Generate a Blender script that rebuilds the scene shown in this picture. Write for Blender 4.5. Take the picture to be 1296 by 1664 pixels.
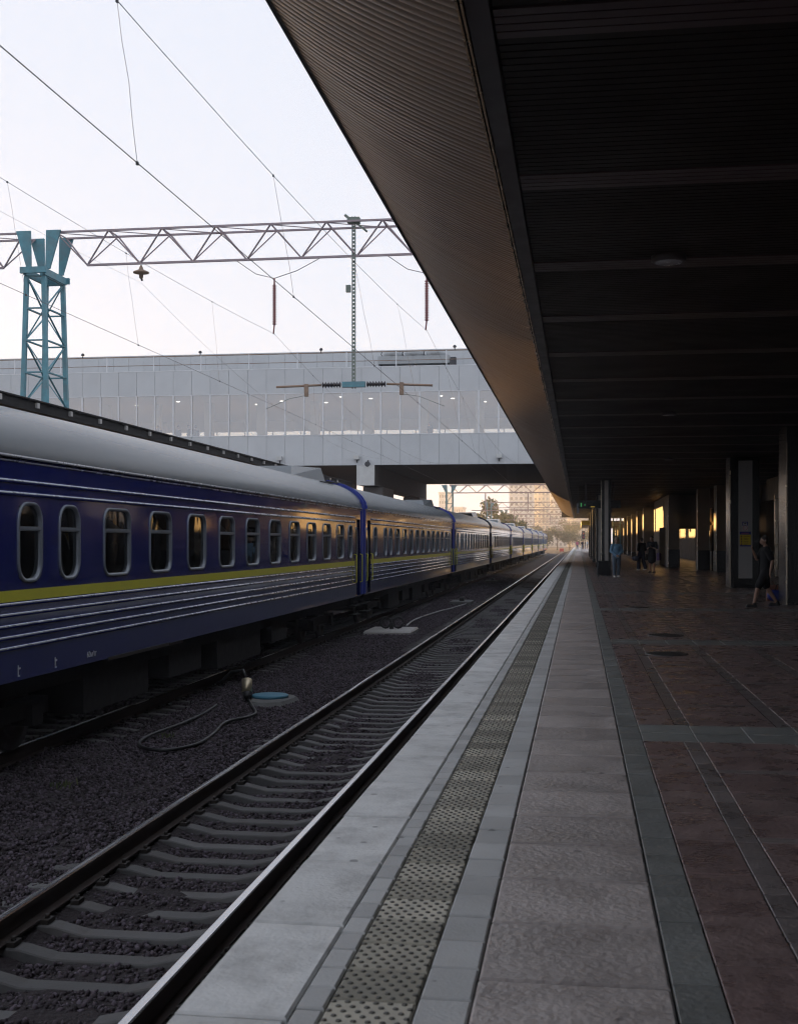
import bpy, bmesh, math, random
import numpy as np
from mathutils import Vector, Matrix

random.seed(7)
rng = np.random.default_rng(7)
for o in list(bpy.data.objects):
    bpy.data.objects.remove(o)
SC = bpy.context.scene
COL = SC.collection
R = math.radians

# ------------------------------------------------------------------ camera
YAW = 8.307
CAM_H = 1.55
cam_data = bpy.data.cameras.new('camera')
cam = bpy.data.objects.new('camera', cam_data)
COL.objects.link(cam)
cam.location = (0, 0, CAM_H)
cam.rotation_euler = (R(90), 0, R(YAW))
cam_data.sensor_fit = 'HORIZONTAL'
cam_data.sensor_width = 36
cam_data.lens = 36 * 2000 / 1296
cam_data.shift_y = 48 / 1296
cam_data.clip_start = 0.1
cam_data.clip_end = 6000
cam_data.dof.use_dof = True
cam_data.dof.focus_distance = 30
cam_data.dof.aperture_fstop = 8
SC.camera = cam

# ------------------------------------------------------------------ light
SUN_AZ = 42.0     # degrees to the left of the track direction (+Y)
SUN_EL = 3.2
world = bpy.data.worlds.new('World')
SC.world = world
world.use_nodes = True
wn = world.node_tree.nodes
wl = world.node_tree.links
wn.clear()
w_out = wn.new('ShaderNodeOutputWorld')
w_bg = wn.new('ShaderNodeBackground')
w_sky = wn.new('ShaderNodeTexSky')
w_sky.sky_type = 'NISHITA'
w_sky.sun_disc = False
w_sky.sun_elevation = R(SUN_EL)
w_sky.sun_rotation = R(-SUN_AZ)
w_sky.altitude = 150
w_sky.air_density = 1.0
w_sky.dust_density = 1.5
w_sky.ozone_density = 1.0
w_veil = wn.new('ShaderNodeMix')           # thin even cloud veil over the whole sky
w_veil.data_type = 'RGBA'
w_veil.inputs[0].default_value = 0.9
w_veil.inputs[7].default_value = (5.3, 5.7, 6.6, 1)
wl.new(w_sky.outputs[0], w_veil.inputs[6])
wl.new(w_veil.outputs[2], w_bg.inputs[0])
w_bg.inputs[1].default_value = 0.048
wl.new(w_bg.outputs[0], w_out.inputs[0])

sun_data = bpy.data.lights.new('sun', 'SUN')
sun_data.energy = 5.0
sun_data.angle = R(0.6)
sun_data.color = (1.0, 0.58, 0.20)
sun = bpy.data.objects.new('sun', sun_data)
COL.objects.link(sun)
_sd = Vector((-math.sin(R(SUN_AZ)) * math.cos(R(SUN_EL)), math.cos(R(SUN_AZ)) * math.cos(R(SUN_EL)), math.sin(R(SUN_EL))))
sun.rotation_euler = _sd.to_track_quat('Z', 'Y').to_euler()
sun.location = (-60, 80, 60)

SC.view_settings.view_transform = 'Standard'
SC.view_settings.look = 'None'
SC.view_settings.exposure = 1.75
SC.view_settings.gamma = 1
SC.view_settings.use_curve_mapping = False
SC.render.engine = 'CYCLES'
SC.cycles.use_denoising = True
SC.cycles.use_adaptive_sampling = True
SC.cycles.adaptive_threshold = 0.02
SC.cycles.max_bounces = 7
SC.cycles.diffuse_bounces = 3
SC.cycles.glossy_bounces = 3
SC.cycles.transmission_bounces = 4
SC.cycles.transparent_max_bounces = 10
SC.cycles.volume_bounces = 0
SC.cycles.sample_clamp_indirect = 6
SC.cycles.filter_width = 1.15
SC.cycles.caustics_reflective = False
SC.cycles.caustics_refractive = False

# ------------------------------------------------------------------ layout maths (metres; z = 0 is the platform top)
CT, ST = math.cos(R(YAW)), math.sin(R(YAW))
def gp(px, py, z):
    """point at height z seen at photo pixel px, py (used to read positions off the ground)"""
    d = 2000 * (CAM_H - z) / (py - 880)
    return at(px, d, z)
def at(px, d, z):
    u = (px - 648) * d / 2000
    return Vector((u * CT - d * ST, u * ST + d * CT, z))
RAIL_Z = -1.16
AX1, AX2 = -3.33, -8.13          # track axes
EDGE = -1.32                     # platform edge
PLAT_END = 330

# ------------------------------------------------------------------ mesh builder
class MB:
    def __init__(s):
        s.v = []; s.f = []; s.m = []; s.sm = []
    def add(s, vs, fs, mi=0, smooth=False):
        b = len(s.v)
        s.v.extend(vs)
        for f in fs:
            s.f.append([i + b for i in f]); s.m.append(mi); s.sm.append(smooth)
        return s
    def box(s, x0, x1, y0, y1, z0, z1, mi=0):
        if x0 > x1: x0, x1 = x1, x0
        if y0 > y1: y0, y1 = y1, y0
        if z0 > z1: z0, z1 = z1, z0
        v = [(x0,y0,z0),(x1,y0,z0),(x1,y1,z0),(x0,y1,z0),(x0,y0,z1),(x1,y0,z1),(x1,y1,z1),(x0,y1,z1)]
        f = [(0,3,2,1),(4,5,6,7),(0,1,5,4),(1,2,6,5),(2,3,7,6),(3,0,4,7)]
        return s.add(v, f, mi)
    def cbox(s, x0, x1, y0, y1, z0, z1, c, mi=0):
        """box with chamfered top edges, no bottom"""
        v = [(x0,y0,z0),(x1,y0,z0),(x1,y1,z0),(x0,y1,z0),(x0,y0,z1-c),(x1,y0,z1-c),(x1,y1,z1-c),(x0,y1,z1-c),
             (x0+c,y0+c,z1),(x1-c,y0+c,z1),(x1-c,y1-c,z1),(x0+c,y1-c,z1)]
        f = [(0,1,5,4),(1,2,6,5),(2,3,7,6),(3,0,4,7),(4,5,9,8),(5,6,10,9),(6,7,11,10),(7,4,8,11),(8,9,10,11)]
        return s.add(v, f, mi)
    def bar(s, p, q, w, h=None, mi=0, up=(0,0,1)):
        """rectangular bar from p to q"""
        h = w if h is None else h
        p, q = Vector(p), Vector(q); d = (q - p).normalized(); up = Vector(up)
        if abs(d.dot(up)) > .98: up = Vector((0,1,0))
        a = d.cross(up).normalized(); b = a.cross(d)
        v = []
        for c in (p, q):
            for sa, sb in ((-1,-1),(1,-1),(1,1),(-1,1)):
                v.append(tuple(c + a*sa*w/2 + b*sb*h/2))
        return s.add(v, [(0,1,2,3),(7,6,5,4),(0,4,5,1),(1,5,6,2),(2,6,7,3),(3,7,4,0)], mi)
    def angle(s, p, q, w, t, mi=0, flip=1):
        """L-section steel"""
        p, q = Vector(p), Vector(q); d = (q - p).normalized(); up = Vector((0,0,1))
        if abs(d.dot(up)) > .95: up = Vector((0,1,0))
        a = d.cross(up).normalized()*flip; b = a.cross(d)*flip
        s.bar(p + a*w/2, q + a*w/2, w, t, mi, up) if False else None
        prof = [(0,0),(w,0),(w,t),(t,t),(t,w),(0,w)]
        v = []
        for c in (p, q):
            for x, y in prof: v.append(tuple(c + a*(x-w/3) + b*(y-w/3)))
        f = [tuple(range(5,-1,-1)), tuple(range(6,12))] + [(i,(i+1)%6,6+(i+1)%6,6+i) for i in range(6)]
        return s.add(v, f, mi)
    def tube(s, pts, r, n=8, mi=0, caps=True, smooth=True):
        pts = [Vector(p) for p in pts]
        rr = r if isinstance(r, (list, tuple)) else [r]*len(pts)
        up = None; v = []; f = []
        for i, p in enumerate(pts):
            d = (pts[min(i+1,len(pts)-1)] - pts[max(i-1,0)]).normalized()
            if up is None:
                up = Vector((0,0,1)) if abs(d.z) < .9 else Vector((0,1,0))
            a = d.cross(up).normalized(); b = a.cross(d).normalized(); up = b
            for k in range(n):
                t = 2*math.pi*k/n
                v.append(tuple(p + (a*math.cos(t) + b*math.sin(t))*rr[i]))
        for i in range(len(pts)-1):
            for k in range(n):
                k2 = (k+1) % n
                f.append((i*n+k, i*n+k2, (i+1)*n+k2, (i+1)*n+k))
        s.add(v, f, mi, smooth)
        if caps:
            b0 = len(s.v) - len(v)
            s.f.append([b0+k for k in range(n-1,-1,-1)]); s.m.append(mi); s.sm.append(False)
            s.f.append([b0+(len(pts)-1)*n+k for k in range(n)]); s.m.append(mi); s.sm.append(False)
        return s
    def lathe(s, c, prof, n=16, mi=0, axis='Z', smooth=True):
        c = Vector(c); v = []; f = []
        for r, h in prof:
            for k in range(n):
                t = 2*math.pi*k/n
                x, y = r*math.cos(t), r*math.sin(t)
                o = {'Z': (x,y,h), 'Y': (x,h,-y), 'X': (h,x,y)}[axis]
                v.append(tuple(c + Vector(o)))
        m = len(prof)
        for i in range(m-1):
            for k in range(n):
                k2 = (k+1)%n
                f.append((i*n+k, i*n+k2, (i+1)*n+k2, (i+1)*n+k))
        s.add(v, f, mi, smooth)
        b0 = len(s.v) - len(v)
        s.f.append([b0+k for k in range(n-1,-1,-1)]); s.m.append(mi); s.sm.append(False)
        s.f.append([b0+(m-1)*n+k for k in range(n)]); s.m.append(mi); s.sm.append(False)
        return s
    def sweep(s, path, prof, mi=0, closed=True, caps=True, smooth=False):
        """profile (offset sideways, offset up) swept along a near horizontal path"""
        v = []; f = []; n = len(prof)
        path = [Vector(p) for p in path]
        for i, p in enumerate(path):
            d = (path[min(i+1,len(path)-1)] - path[max(i-1,0)]); d.z = 0; d.normalize()
            a = Vector((d.y, -d.x, 0))
            for x, z in prof: v.append(tuple(p + a*x + Vector((0,0,z))))
        mids = []
        for i in range(len(path)-1):
            for k in range(n if closed else n-1):
                k2 = (k+1)%n
                f.append((i*n+k, (i+1)*n+k, (i+1)*n+k2, i*n+k2))
                mids.append(mi[k] if isinstance(mi, (list,tuple)) else mi)
        b = len(s.v); s.v.extend(v)
        for ff, m_ in zip(f, mids):
            s.f.append([q+b for q in ff]); s.m.append(m_); s.sm.append(smooth)
        if caps and closed:
            m0 = mi[0] if isinstance(mi, (list,tuple)) else mi
            s.f.append([b+k for k in range(n)]); s.m.append(m0); s.sm.append(False)
            s.f.append([b+(len(path)-1)*n+k for k in range(n-1,-1,-1)]); s.m.append(m0); s.sm.append(False)
        return s
    def mesh(s, name, mats):
        me = bpy.data.meshes.new(name)
        me.from_pydata([tuple(p) for p in s.v], [], s.f)
        mats = mats if isinstance(mats, (list, tuple)) else [mats]
        for m in mats: me.materials.append(m)
        me.polygons.foreach_set('material_index', s.m)
        me.polygons.foreach_set('use_smooth', s.sm)
        me.update()
        return me
    def build(s, name, mats, parent=None, loc=None):
        o = bpy.data.objects.new(name, s.mesh(name, mats))
        COL.objects.link(o)
        if parent is not None: o.parent = parent
        if loc is not None: o.location = loc
        return o

def link(name, me, parent=None, loc=(0,0,0), rot=None):
    o = bpy.data.objects.new(name, me); COL.objects.link(o)
    o.parent = parent; o.location = loc
    if rot: o.rotation_euler = rot
    return o
def empty(name, loc=(0,0,0), rz=0):
    o = bpy.data.objects.new(name, None); COL.objects.link(o)
    o.location = loc; o.rotation_euler = (0,0,rz); o.empty_display_size = .2
    return o
def tag(o, label=None, cat=None, group=None, kind=None):
    if label: o['label'] = label
    if cat: o['category'] = cat
    if group: o['group'] = group
    if kind: o['kind'] = kind
    return o
def copy_tree(o, parent=None):
    c = o.copy(); COL.objects.link(c); c.parent = parent
    for ch in list(o.children): copy_tree(ch, c)
    return c

# ------------------------------------------------------------------ materials
def pm(name, col, rough=.6, metal=0., var=.18, scale=3., bump=0., bscale=40., rnd=0., spec=.5, coat=0., stretch=(1,1,1),
       island=0., dirt=None, dirt_scale=1.2, dirt_amt=.5, rvar=.1, hue=None, spots=0.):
    m = bpy.data.materials.new(name); m.use_nodes = True
    n, l = m.node_tree.nodes, m.node_tree.links
    bs = n['Principled BSDF']
    geo = n.new('ShaderNodeNewGeometry')
    mp = n.new('ShaderNodeMapping'); mp.inputs['Scale'].default_value = stretch
    l.new(geo.outputs['Position'], mp.inputs[0])
    no = n.new('ShaderNodeTexNoise'); no.inputs['Scale'].default_value = scale; no.inputs['Detail'].default_value = 6; no.inputs['Roughness'].default_value = .62
    l.new(mp.outputs[0], no.inputs[0])
    mr = n.new('ShaderNodeMapRange'); mr.inputs[1].default_value = .25; mr.inputs[2].default_value = .75
    mr.inputs[3].default_value = 1-var; mr.inputs[4].default_value = 1+var
    l.new(no.outputs[0], mr.inputs[0])
    val = mr.outputs[0]
    if rnd:
        oi = n.new('ShaderNodeObjectInfo'); m2 = n.new('ShaderNodeMapRange')
        m2.inputs[3].default_value = 1-rnd; m2.inputs[4].default_value = 1+rnd
        l.new(oi.outputs['Random'], m2.inputs[0])
        mu = n.new('ShaderNodeMath'); mu.operation = 'MULTIPLY'; l.new(val, mu.inputs[0]); l.new(m2.outputs[0], mu.inputs[1]); val = mu.outputs[0]
    if island:
        m2 = n.new('ShaderNodeMapRange'); m2.inputs[3].default_value = 1-island; m2.inputs[4].default_value = 1+island
        l.new(geo.outputs['Random Per Island'], m2.inputs[0])
        mu = n.new('ShaderNodeMath'); mu.operation = 'MULTIPLY'; l.new(val, mu.inputs[0]); l.new(m2.outputs[0], mu.inputs[1]); val = mu.outputs[0]
    sc = n.new('ShaderNodeVectorMath'); sc.operation = 'SCALE'
    sc.inputs[0].default_value = col; l.new(val, sc.inputs['Scale'])
    colout = sc.outputs[0]
    if hue is not None:
        mx = n.new('ShaderNodeMix'); mx.data_type = 'RGBA'
        sc2 = n.new('ShaderNodeVectorMath'); sc2.operation = 'SCALE'; sc2.inputs[0].default_value = hue; l.new(val, sc2.inputs['Scale'])
        if island: l.new(geo.outputs['Random Per Island'], mx.inputs[0])
        else:
            oi2 = n.new('ShaderNodeObjectInfo'); l.new(oi2.outputs['Random'], mx.inputs[0])
        l.new(colout, mx.inputs[6]); l.new(sc2.outputs[0], mx.inputs[7]); colout = mx.outputs[2]
    if dirt is not None:
        nd = n.new('ShaderNodeTexNoise'); nd.inputs['Scale'].default_value = dirt_scale; nd.inputs['Detail'].default_value = 8; nd.inputs['Roughness'].default_value = .7
        l.new(mp.outputs[0], nd.inputs[0])
        md = n.new('ShaderNodeMapRange'); md.inputs[1].default_value = .45; md.inputs[2].default_value = .72; md.inputs[4].default_value = dirt_amt
        l.new(nd.outputs[0], md.inputs[0])
        mx = n.new('ShaderNodeMix'); mx.data_type = 'RGBA'; l.new(md.outputs[0], mx.inputs[0]); l.new(colout, mx.inputs[6])
        mx.inputs[7].default_value = (*dirt, 1); colout = mx.outputs[2]
    if spots:
        vo = n.new('ShaderNodeTexVoronoi'); vo.inputs['Scale'].default_value = 6.5; l.new(geo.outputs['Position'], vo.inputs['Vector'])
        sx_ = n.new('ShaderNodeSeparateColor'); l.new(vo.outputs['Color'], sx_.inputs[0])
        th = n.new('ShaderNodeMapRange'); th.inputs[1].default_value = .55; th.inputs[2].default_value = 1.0; th.inputs[3].default_value = .0; th.inputs[4].default_value = .16
        l.new(sx_.outputs[0], th.inputs[0])
        sb_ = n.new('ShaderNodeMath'); sb_.operation = 'SUBTRACT'; l.new(th.outputs[0], sb_.inputs[0]); l.new(vo.outputs['Distance'], sb_.inputs[1])
        mk_ = n.new('ShaderNodeMapRange'); mk_.inputs[1].default_value = -.02; mk_.inputs[2].default_value = .03; mk_.inputs[4].default_value = spots; l.new(sb_.outputs[0], mk_.inputs[0])
        mx = n.new('ShaderNodeMix'); mx.data_type = 'RGBA'; l.new(mk_.outputs[0], mx.inputs[0]); l.new(colout, mx.inputs[6]); mx.inputs[7].default_value = (.07,.065,.06,1); colout = mx.outputs[2]
    l.new(colout, bs.inputs['Base Color'])
    if rvar:
        mr3 = n.new('ShaderNodeMapRange'); mr3.inputs[1].default_value = .3; mr3.inputs[2].default_value = .7
        mr3.inputs[3].default_value = max(.02, rough-rvar); mr3.inputs[4].default_value = min(1, rough+rvar)
        l.new(no.outputs[0], mr3.inputs[0]); l.new(mr3.outputs[0], bs.inputs['Roughness'])
    else: bs.inputs['Roughness'].default_value = rough
    bs.inputs['Metallic'].default_value = metal
    bs.inputs['Specular IOR Level'].default_value = spec
    if coat: bs.inputs['Coat Weight'].default_value = coat; bs.inputs['Coat Roughness'].default_value = .06
    if bump:
        nb = n.new('ShaderNodeTexNoise'); nb.inputs['Scale'].default_value = bscale; nb.inputs['Detail'].default_value = 4
        l.new(mp.outputs[0], nb.inputs[0])
        b = n.new('ShaderNodeBump'); b.inputs['Strength'].default_value = 1; b.inputs['Distance'].default_value = bump
        l.new(nb.outputs[0], b.inputs['Height']); l.new(b.outputs[0], bs.inputs['Normal'])
    return m
def em(name, col, strength):
    m = bpy.data.materials.new(name); m.use_nodes = True
    bs = m.node_tree.nodes['Principled BSDF']
    bs.inputs['Base Color'].default_value = (*col, 1); bs.inputs['Emission Color'].default_value = (*col, 1); bs.inputs['Emission Strength'].default_value = strength
    return m
def glass(name, tint, refl=.08, rough=.02):
    """thin pane: tinted see-through plus mirror reflection growing at grazing angles"""
    m = bpy.data.materials.new(name); m.use_nodes = True
    n, l = m.node_tree.nodes, m.node_tree.links
    n.remove(n['Principled BSDF'])
    out = n['Material Output']
    t = n.new('ShaderNodeBsdfTransparent'); t.inputs[0].default_value = (*tint, 1)
    g = n.new('ShaderNodeBsdfGlossy'); g.inputs['Roughness'].default_value = rough; g.inputs['Color'].default_value = (.95,.97,1,1)
    fr = n.new('ShaderNodeFresnel'); fr.inputs[0].default_value = 1.5
    ma = n.new('ShaderNodeMath'); ma.operation = 'ADD'; ma.inputs[1].default_value = refl; ma.use_clamp = True
    l.new(fr.outputs[0], ma.inputs[0])
    geo = n.new('ShaderNodeNewGeometry')
    nz = n.new('ShaderNodeTexNoise'); nz.inputs['Scale'].default_value = 1.3; l.new(geo.outputs['Position'], nz.inputs[0])
    bp = n.new('ShaderNodeBump'); bp.inputs['Distance'].default_value = .004; l.new(nz.outputs[0], bp.inputs['Height']); l.new(bp.outputs[0], g.inputs['Normal'])
    mx = n.new('ShaderNodeMixShader'); l.new(ma.outputs[0], mx.inputs[0]); l.new(t.outputs[0], mx.inputs[1]); l.new(g.outputs[0], mx.inputs[2])
    l.new(mx.outputs[0], out.inputs[0])
    return m

M = dict(
 edge = pm('edge_concrete', (.68,.68,.665), .66, var=.14, scale=2.5, bump=.004, bscale=45, rnd=.07, dirt=(.20,.19,.18), dirt_scale=3.0, dirt_amt=.55, spots=.55),
 brick = pm('light_brick', (.50,.50,.49), .68, var=.2, scale=5, bump=.003, bscale=60, rnd=.12, dirt=(.2,.19,.18), dirt_scale=2.5, dirt_amt=.5, spots=.55),
 tactile = pm('tactile_tile', (.30,.28,.22), .75, var=.15, scale=6, bump=.001, bscale=90, rnd=.2, hue=(.55,.51,.42), dirt=(.16,.15,.13), dirt_scale=4, dirt_amt=.4),
 dot = pm('tactile_dot', (.11,.104,.09), .6, var=.3, scale=20),
 slab = pm('brown_slab', (.40,.355,.335), .44, var=.2, scale=3, bump=.009, bscale=26, rnd=.13, dirt=(.20,.17,.16), dirt_scale=2.2, dirt_amt=.6, rvar=.15, spots=.55),
 grey = pm('grey_slab', (.20,.205,.195), .44, var=.25, scale=4, bump=.006, bscale=30, rnd=.12, dirt=(.10,.10,.098), dirt_scale=2, dirt_amt=.5, rvar=.15, spots=.55),
 red = pm('red_slab', (.23,.16,.152), .30, var=.28, scale=4, bump=.007, bscale=30, rnd=.16, dirt=(.10,.075,.07), dirt_scale=1.8, dirt_amt=.65, hue=(.19,.14,.132), rvar=.16, spots=.55),
 greyd = pm('dark_grey_paver', (.175,.15,.145), .32, var=.25, scale=4, bump=.006, bscale=30, rnd=.14, rvar=.15),
 joint = pm('paving_joint', (.022,.02,.019), .95, var=.3, scale=10),
 platwall = pm('platform_wall', (.12,.12,.115), .9, var=.3, scale=2, bump=.01, bscale=8),
 ballast = pm('ballast_ground', (.026,.019,.021), .95, var=.45, scale=25, bump=.05, bscale=22),
 stone = pm('ballast_stone', (.040,.026,.031), .85, var=.25, scale=30, island=.75, hue=(.062,.05,.062)),
 ground = pm('far_ground', (.10,.095,.08), .95, var=.35, scale=.15, bump=.05, bscale=3),
 sleeper = pm('sleeper_concrete', (.105,.103,.102), .82, var=.3, scale=6, bump=.004, bscale=40, rnd=.2, dirt=(.07,.058,.052), dirt_scale=3, dirt_amt=.7),
 railtop = pm('rail_polished', (.62,.62,.63), .24, metal=1, var=.08, scale=1, stretch=(20,.4,1), rvar=.08),
 railside = pm('rail_rust', (.045,.03,.025), .85, var=.3, scale=8),
 fast = pm('rail_fastening', (.03,.024,.02), .8, var=.2),
 blue = pm('car_blue_paint', (.008,.017,.15), .17, var=.12, scale=1.2, bump=.006, bscale=2.2, stretch=(1,.9,.35), coat=1.0, rvar=.04, dirt=(.02,.022,.06), dirt_scale=3.5, dirt_amt=.3),
 bluetrim = pm('car_bright_blue', (.018,.04,.33), .5, var=.1),
 roof = pm('car_grey_roof', (.10,.115,.125), .27, metal=.0, spec=.22, var=.06, scale=.6, bump=.006, bscale=.7, stretch=(1.2,.3,1.6), rvar=.0),
 bead = pm('car_metal_bead', (.42,.43,.47), .28, metal=.55, var=.1),
 yellow = pm('car_yellow_stripe', (.66,.62,.06), .35, var=.06, coat=.3, rvar=.05),
 yrail = pm('yellow_handrail', (.55,.55,.04), .4, var=.05),
 wframe = pm('car_window_frame', (.22,.24,.27), .42, metal=.3, var=.08),
 rubber = pm('dark_rubber', (.018,.018,.02), .75, var=.2),
 under = pm('underframe', (.009,.008,.0075), .85, var=.4, scale=6),
 wheel = pm('wheel_steel', (.07,.06,.055), .6, metal=.6, var=.3),
 cabin = pm('car_interior', (.07,.045,.03), .6, var=.2),
 curtain = pm('curtain_cloth', (.50,.46,.38), .9, var=.15, scale=8, stretch=(1,14,1)),
 sky_glint = pm('white_sky_glint', (.75,.75,.74), .9, var=.05),  # white of a window's sky reflection put into the colour
 glasst = glass('car_window_glass', (.34,.35,.35), .05),
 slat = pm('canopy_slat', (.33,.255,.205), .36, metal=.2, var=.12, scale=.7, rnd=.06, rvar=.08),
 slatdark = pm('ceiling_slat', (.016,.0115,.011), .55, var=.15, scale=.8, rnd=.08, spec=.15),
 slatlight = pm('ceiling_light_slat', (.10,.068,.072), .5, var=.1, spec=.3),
 void = pm('ceiling_void', (.012,.011,.011), .95, var=.1),
 brass = pm('trim_bronze', (.42,.27,.15), .28, metal=.9, var=.1),
 beam = pm('canopy_lip', (.075,.06,.066), .5, var=.12),
 fascia = pm('canopy_fascia', (.06,.055,.06), .5, var=.1),
 pier = pm('pier_plaster', (.175,.128,.088), .6, var=.12, scale=3, bump=.001, bscale=60, rnd=.05),
 granite = pm('black_granite', (.012,.012,.013), .25, var=.3, scale=40),
 panel = pm('pier_panel', (.42,.40,.38), .4, var=.08, scale=30),
 chrome = pm('steel_corner', (.66,.56,.44), .22, metal=1, var=.08),
 darkglass = pm('dark_glazing', (.012,.012,.014), .05, var=.1, rvar=.02, spec=.7),
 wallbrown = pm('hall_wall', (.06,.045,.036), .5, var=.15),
 colwhite = pm('column_panel', (.48,.44,.40), .4, var=.08),
 clad = pm('bridge_cladding', (.60,.615,.625), .48, metal=.2, var=.05, scale=.8, rnd=.03, rvar=.05, dirt=(.42,.42,.42), dirt_scale=.7, dirt_amt=.25),
 cladgap = pm('bridge_joint', (.16,.17,.18), .8, var=.1),
 mullion = pm('bridge_mullion', (.78,.79,.80), .45, var=.05),
 bglass = glass('bridge_glass', (.88,.87,.82), .30),
 concrete = pm('raw_concrete', (.22,.20,.185), .85, var=.2, scale=1.5, bump=.004, bscale=25, dirt=(.1,.09,.08), dirt_scale=.8, dirt_amt=.5),
 capwhite = pm('white_concrete', (.62,.62,.6), .7, var=.1),
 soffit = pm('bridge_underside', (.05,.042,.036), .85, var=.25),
 inter = pm('bridge_interior', (.72,.70,.65), .7, var=.08),
 interfloor = pm('bridge_floor', (.35,.31,.27), .3, var=.1),
 ac = pm('chiller_white', (.44,.46,.47), .5, var=.06),
 acdark = pm('chiller_dark', (.06,.06,.065), .6, var=.1),
 teal = pm('tower_teal_paint', (.12,.31,.37), .55, var=.2, scale=4, dirt=(.20,.13,.10), dirt_scale=3, dirt_amt=.4),
 truss = pm('truss_mauve_paint', (.40,.32,.34), .6, var=.2, scale=3),
 post = pm('post_grey_green', (.20,.235,.20), .6, var=.25, scale=5),
 wire = pm('wire_bronze', (.20,.17,.18), .5, var=.1),
 insul = pm('insulator_brown', (.26,.09,.09), .3, var=.1),
 insdark = pm('insulator_dark', (.035,.03,.035), .3, var=.1),
 rust = pm('rusty_tube', (.30,.21,.15), .7, var=.3, scale=6),
 hose = pm('black_hose', (.02,.02,.021), .5, var=.2),
 hosewhite = pm('pale_hose', (.38,.37,.37), .6, var=.2),
 brasscoup = pm('coupling_metal', (.50,.43,.30), .35, metal=.7, var=.2),
 bluelid = pm('blue_lid', (.055,.19,.27), .55, var=.15),
 pad = pm('concrete_pad', (.13,.13,.125), .9, var=.3, scale=5, bump=.01, bscale=20),
 iron = pm('cast_iron', (.05,.048,.047), .5, metal=.5, var=.3, bump=.003, bscale=60),
 skin = pm('skin', (.42,.25,.18), .55, var=.08),
 black = pm('black_cloth', (.012,.012,.014), .85, var=.2, scale=9),
 navy = pm('navy_cloth', (.012,.014,.035), .85, var=.2, scale=9),
 denim = pm('light_blue_jacket', (.20,.36,.52), .8, var=.15, scale=9),
 jeans = pm('blue_trousers', (.11,.15,.20), .85, var=.2, scale=9),
 hairb = pm('grey_blond_hair', (.38,.33,.25), .7, var=.2, scale=30),
 haird = pm('dark_hair', (.025,.018,.014), .6, var=.2, scale=30),
 shoew = pm('white_shoe', (.6,.6,.58), .6, var=.1),
 shoeb = pm('black_shoe', (.02,.02,.022), .6, var=.1),
 pink = pm('pink_cloth', (.55,.16,.25), .8, var=.1),
 purple = pm('purple_bag', (.10,.06,.18), .7, var=.1),
 bagbrown = pm('brown_bag', (.20,.08,.05), .6, var=.1),
 sgblue = pm('sign_blue', (.02,.03,.22), .4, var=.05), sgyel = pm('sign_yellow', (.68,.50,.03), .4, var=.05),
 sgwhite = pm('sign_white', (.6,.6,.6), .4, var=.05), sgred = pm('sign_red', (.5,.05,.04), .4, var=.05),
 sgblack = pm('sign_black', (.015,.016,.016), .3, var=.05),
 lampglass = pm('lamp_lens', (.45,.45,.48), .25, var=.05),
 bark = pm('bark', (.07,.05,.035), .9, var=.3),
 leaf = pm('leaf_green', (.055,.085,.03), .7, var=.3, scale=1, island=.35, hue=(.08,.09,.03)),
 leaf2 = pm('leaf_dark', (.04,.075,.03), .7, var=.3, scale=1, island=.35),
 bldg = pm('far_block_wall', (.70,.69,.68), .8, var=.06, scale=.05), bldg2 = pm('far_block_wall_warm', (.66,.60,.52), .8, var=.06, scale=.05),
 bwin = pm('far_block_window', (.27,.29,.32), .3, var=.2, rnd=.3),
 red_eq = pm('red_paint', (.6,.06,.05), .5, var=.1),
)
led_g = em('led_green', (.15,.8,.25), .05)
led_y = em('led_amber', (.9,.6,.1), .05)
lit = em('ceiling_lamp_lit', (1,.97,.9), .8)

# ------------------------------------------------------------------ setting: ground, ballast
def grid(x0, x1, y0, y1, nx, ny, zf, name, mat):
    xs = np.linspace(x0, x1, nx); ys = np.linspace(y0, y1, ny)
    v = [(x, y, zf(x, y)) for y in ys for x in xs]
    f = [(j*nx+i, j*nx+i+1, (j+1)*nx+i+1, (j+1)*nx+i) for j in range(ny-1) for i in range(nx-1)]
    b = MB().add(v, f, 0, True)
    return b.build(name, mat)
g = MB().add([(-3000,-200,-1.75),(3000,-200,-1.75),(3000,5000,-1.75),(-3000,5000,-1.75)], [(0,1,2,3)]).build('ground', M['ground'])
tag(g, kind='structure')
def bz(x, y):
    z = -1.385 + .02*math.sin(x*3.1+y*.7) + .015*math.sin(y*1.9-x*2.2) + random.uniform(-.012,.012)
    for a in (AX1, AX2):
        if abs(x-a) < .76: z -= .055
    if x > -1.75: z -= .1
    if x < -10: z -= .1
    return z
bal = grid(-24, -1.4, -6, 120, 110, 420, bz, 'ballast_bed', M['ballast']); tag(bal, kind='structure')
bal2 = MB().add([(-60,120,-1.42),(-1.4,120,-1.42),(-1.4,PLAT_END,-1.42),(-60,PLAT_END,-1.42)],[(0,1,2,3)])
bal2.add([(-60,PLAT_END,-1.42),(40,PLAT_END,-1.42),(60,900,-1.42),(-60,900,-1.42)],[(0,1,2,3)])
o = bal2.build('ballast_yard', M['ballast']); tag(o, kind='structure')

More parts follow.
